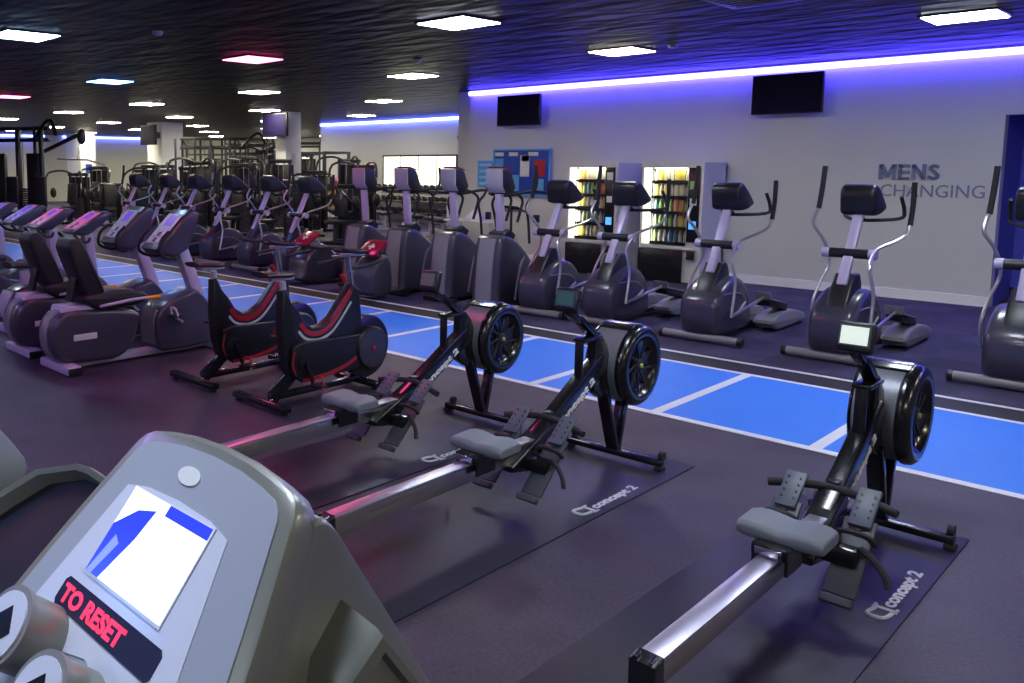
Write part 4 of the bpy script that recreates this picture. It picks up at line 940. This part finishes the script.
def rig(loc, label, L=4.0, rz=0):
    t = thing('training_rig', label, 'training frame', loc, rz, 'black training frames')
    n = 4
    for i in range(n):
        for y in (0, 1.4): B().bar((-L/2+i*L/(n-1), y, .02), (-L/2+i*L/(n-1), y, 2.65), .08, .08, .008).go('upright', BLK, t)
        B().bar((-L/2+i*L/(n-1), 0, 2.6), (-L/2+i*L/(n-1), 1.4, 2.6), .07, .07, .006).go('side_beam', BLK, t)
        B().bar((-L/2+i*L/(n-1), 0, 2.6), (-L/2+i*L/(n-1)+.3, -.55, 2.95), .05, .05, .006).go('angled_arm', BLK, t)
    for y in (0, 1.4):
        for z in (2.6, 2.25): B().bar((-L/2, y, z), (L/2, y, z), .06, .06, .006).go('cross_beam', BLK, t)
    B().bar((-L/2, .7, 2.6), (L/2, .7, 2.6), .05, .05).go('monkey_bar', BLK, t)
    for x in (-L/4, L/5): B().cyl((x, .1, 2.2), (x, .1, .95), .012, 6).go('rope', BLK, t); B().cyl((x, .1, 1.0), (x, .1, .35), .16, 14).go('hanging_bag', SEATB, t)
    return t
cable_tower((-22.3, 8.6, 0), 'tall black cable machine with many uprights at the far left of the gym', R(28))
weight_machine((-24.6, 11.6, 0), 'black chest machine with high curved arms, left of the sign column', R(35), 1.5, 1)
weight_machine((-23.0, 12.0, 0), 'low black strength machine beside the sign column', R(60), 1.2, 2)
weight_machine((-21.3, 12.2, 0), 'black weight machine with a tall stack right of the sign column', R(20), 1.75, 0)
weight_machine((-20.0, 12.6, 0), 'black weight machine close to the left side of the wide column', R(15), 1.7, 2)
cable_tower((-21.9, 15.2, 0), 'large black multi gym between both columns', R(60)).scale = (.75, .75, .95)
weight_machine((-18.6, 12.2, 0), 'black strength machine with high arms behind the middle ellipticals', R(40), 1.85, 1)
weight_machine((-17.0, 12.4, 0), 'black strength machine with curved arms left of the slim column', R(20), 1.8, 0)
weight_machine((-15.4, 12.4, 0), 'black strength machine with seat just right of the slim column', R(-10), 1.4, 2)
weight_machine((-15.0, 14.6, 0), 'black strength machine behind the low trainers, in front of the purple poster', R(30), 1.75, 1)
weight_machine((-19.8, 15.2, 0), 'tall black strength machine between both columns, nearer the wide one', R(20), 2.2, 1)
weight_machine((-20.4, 17.2, 0), 'tall black strength machine between both columns, nearer the slim one', R(10), 2.1, 0)
for (x, y, a, h, v, lab) in ((-26.3, 13.2, 40, 1.7, 0, 'black strength machine far left, second behind the cable machine'), (-24.9, 13.9, 10, 1.6, 2, 'low black strength machine in front of the sign column'),
        (-22.8, 13.6, 30, 1.75, 1, 'black strength machine farther back, right of the sign column'), (-18.9, 13.9, 55, 2.0, 0, 'black strength machine behind the ellipticals, second from the wide column'),
        (-17.6, 14.0, 20, 1.9, 2, 'black strength machine touching the left side of the slim column in the view'), (-16.3, 14.2, 40, 1.6, 0, 'black strength machine right behind the slim column in the view'),
        (-16.9, 15.9, 25, 1.9, 1, 'black strength machine farther back right of the slim column'), (-22.6, 18.6, 25, 2.1, 1, 'tall black strength machine far back between both columns'), (-14.2, 13.3, 15, 1.3, 2, 'low black strength machine behind the grey climbers')):
    weight_machine((x, y, 0), lab, R(a), h, v)
rig((-24.0, 20.2, 0), 'big black training frame far behind between both columns', 6.5, R(20))
rig((-26.5, 24.5, 0), 'black training frame at the far end of the gym right of the slim column', 5.0, R(25))
rig((-30.0, 21.2, 0), 'black training frame far away in front of the lit warm wall', 5.0, R(10))
# kettle style cardio bikes behind the ellipticals are part of the strength area
def db_rack(loc, label, L=3.0, balls=None):
    t = thing('dumbbell_rack', label, 'rack', loc, 0, 'racks along the back wall')
    for x in (-L/2, 0, L/2):
        B().bar((x, .25, .02), (x, .05, 1.15), .06, .08, .008).go('rack_upright', MGREY, t); B().bar((x, -.3, .04), (x, .3, .04), .06, .06).go('rack_foot', MGREY, t)
    for z, y in ((.35, -.05), (.70, .02), (1.05, .08)): B().box((0, y, z), (L, .34, .035), rx=.18, bev=.006).go('shelf', DGREY, t)
    return t
db_rack((-17.4, 19.2, 0), 'long rack of black dumbbells beneath the bright windows on the back wall', 3.4)
db_rack((-20.5, 18.8, 0), 'rack of pink and orange exercise balls beneath the purple poster', 2.6)
db = thing('dumbbell', 'x', 'dumbbell', (0, 0, 0), 0, 'dumbbells on the long rack')
B().cyl((0, -.07, 0), (0, .07, 0), .018, 8).go('bar', CHR, db)
for s_ in (-1, 1): B().cyl((0, s_*.07, 0), (0, s_*.16, 0), .07, 12).go('weight_head', BLK, db)
first = True
for r, (z, y) in enumerate(((.43, 19.14), (.78, 19.21), (1.13, 19.27))):
    for i in range(14):
        lab = 'black dumbbell on the %s shelf of the long rack under the windows' % ('lowest', 'middle', 'top')[r]
        o = db if first else dup(db); first = False
        o.location = (-19.0+i*.246, y, z); o['label'] = lab; o['group'] = 'dumbbells on the %s shelf' % ('lowest', 'middle', 'top')[r]
for i in range(9):
    for (z, y, m, nm) in ((.50, 18.75, ORN, 'orange'), (.86, 18.82, ORN if i % 2 else ORN, 'orange'), (1.21, 18.88, PNK, 'pink')):
        if z < .6 and i > 4: continue
        o = B().ball((0, 0, 0), .135, 14).go('medicine_ball', m); o.location = (-21.6+i*.275, y, z+.055)
        tag(o, '%s medicine ball on the %s shelf of the ball rack' % (nm, 'lowest' if z < .6 else 'middle' if z < 1 else 'top'), 'ball', '%s balls on the %s shelf' % (nm, 'lowest' if z < .6 else 'middle' if z < 1 else 'top'))
def bench(loc, label, rz=0):
    t = thing('weight_bench', label, 'bench', loc, rz, 'weight benches before the racks')
    B().box((0, 0, .46), (.30, 1.2, .09), bev=.03).go('pad', SEATB, t)
    for y in (-.45, .45): B().bar((0, y, .04), (0, y, .42), .07, .07).go('post', SILV, t); B().bar((-.28, y, .035), (.28, y, .035), .06, .05).go('foot', SILV, t)
    B().bar((0, -.45, .2), (0, .45, .2), .06, .06).go('frame_bar', SILV, t)
    return t
for x, y, lab in ((-13.6, 15.9, 'black weight bench nearest the white dispenser'), (-15.0, 16.6, 'black weight bench in front of the middle of the dumbbell rack'), (-16.6, 17.0, 'black weight bench in front of the left end of the dumbbell rack')):
    bench((x, y, 0), lab, R(60))
def power_rack(loc, label):
    t = thing('power_rack', label, 'training frame', loc, 0, 'power racks at the back wall')
    for x in (-.55, .55):
        for y in (-.5, .5): B().bar((x, y, .02), (x, y, 2.2), .08, .08, .008).go('upright', BLK, t)
        B().bar((x, -.5, 2.16), (x, .5, 2.16), .08, .08).go('top_beam', BLK, t)
    B().bar((-.55, .5, 2.16), (.55, .5, 2.16), .07, .07).go('cross_beam', BLK, t); B().cyl((-1.0, -.58, 1.25), (1.0, -.58, 1.25), .016, 8).go('barbell', CHR, t)
    for x in (-.85, .85): B().lathe([(-.03, .02), (-.03, .22), (.03, .22), (.03, .02)], (x, -.58, 1.25), 'x', 20).go('weight_plate', BLK, t)
    return t
power_rack((-19.2, 17.2, 0), 'black power rack standing left of the bright windows at the back')
power_rack((-13.2, 17.6, 0), 'black power rack standing right of the bright windows at the back')
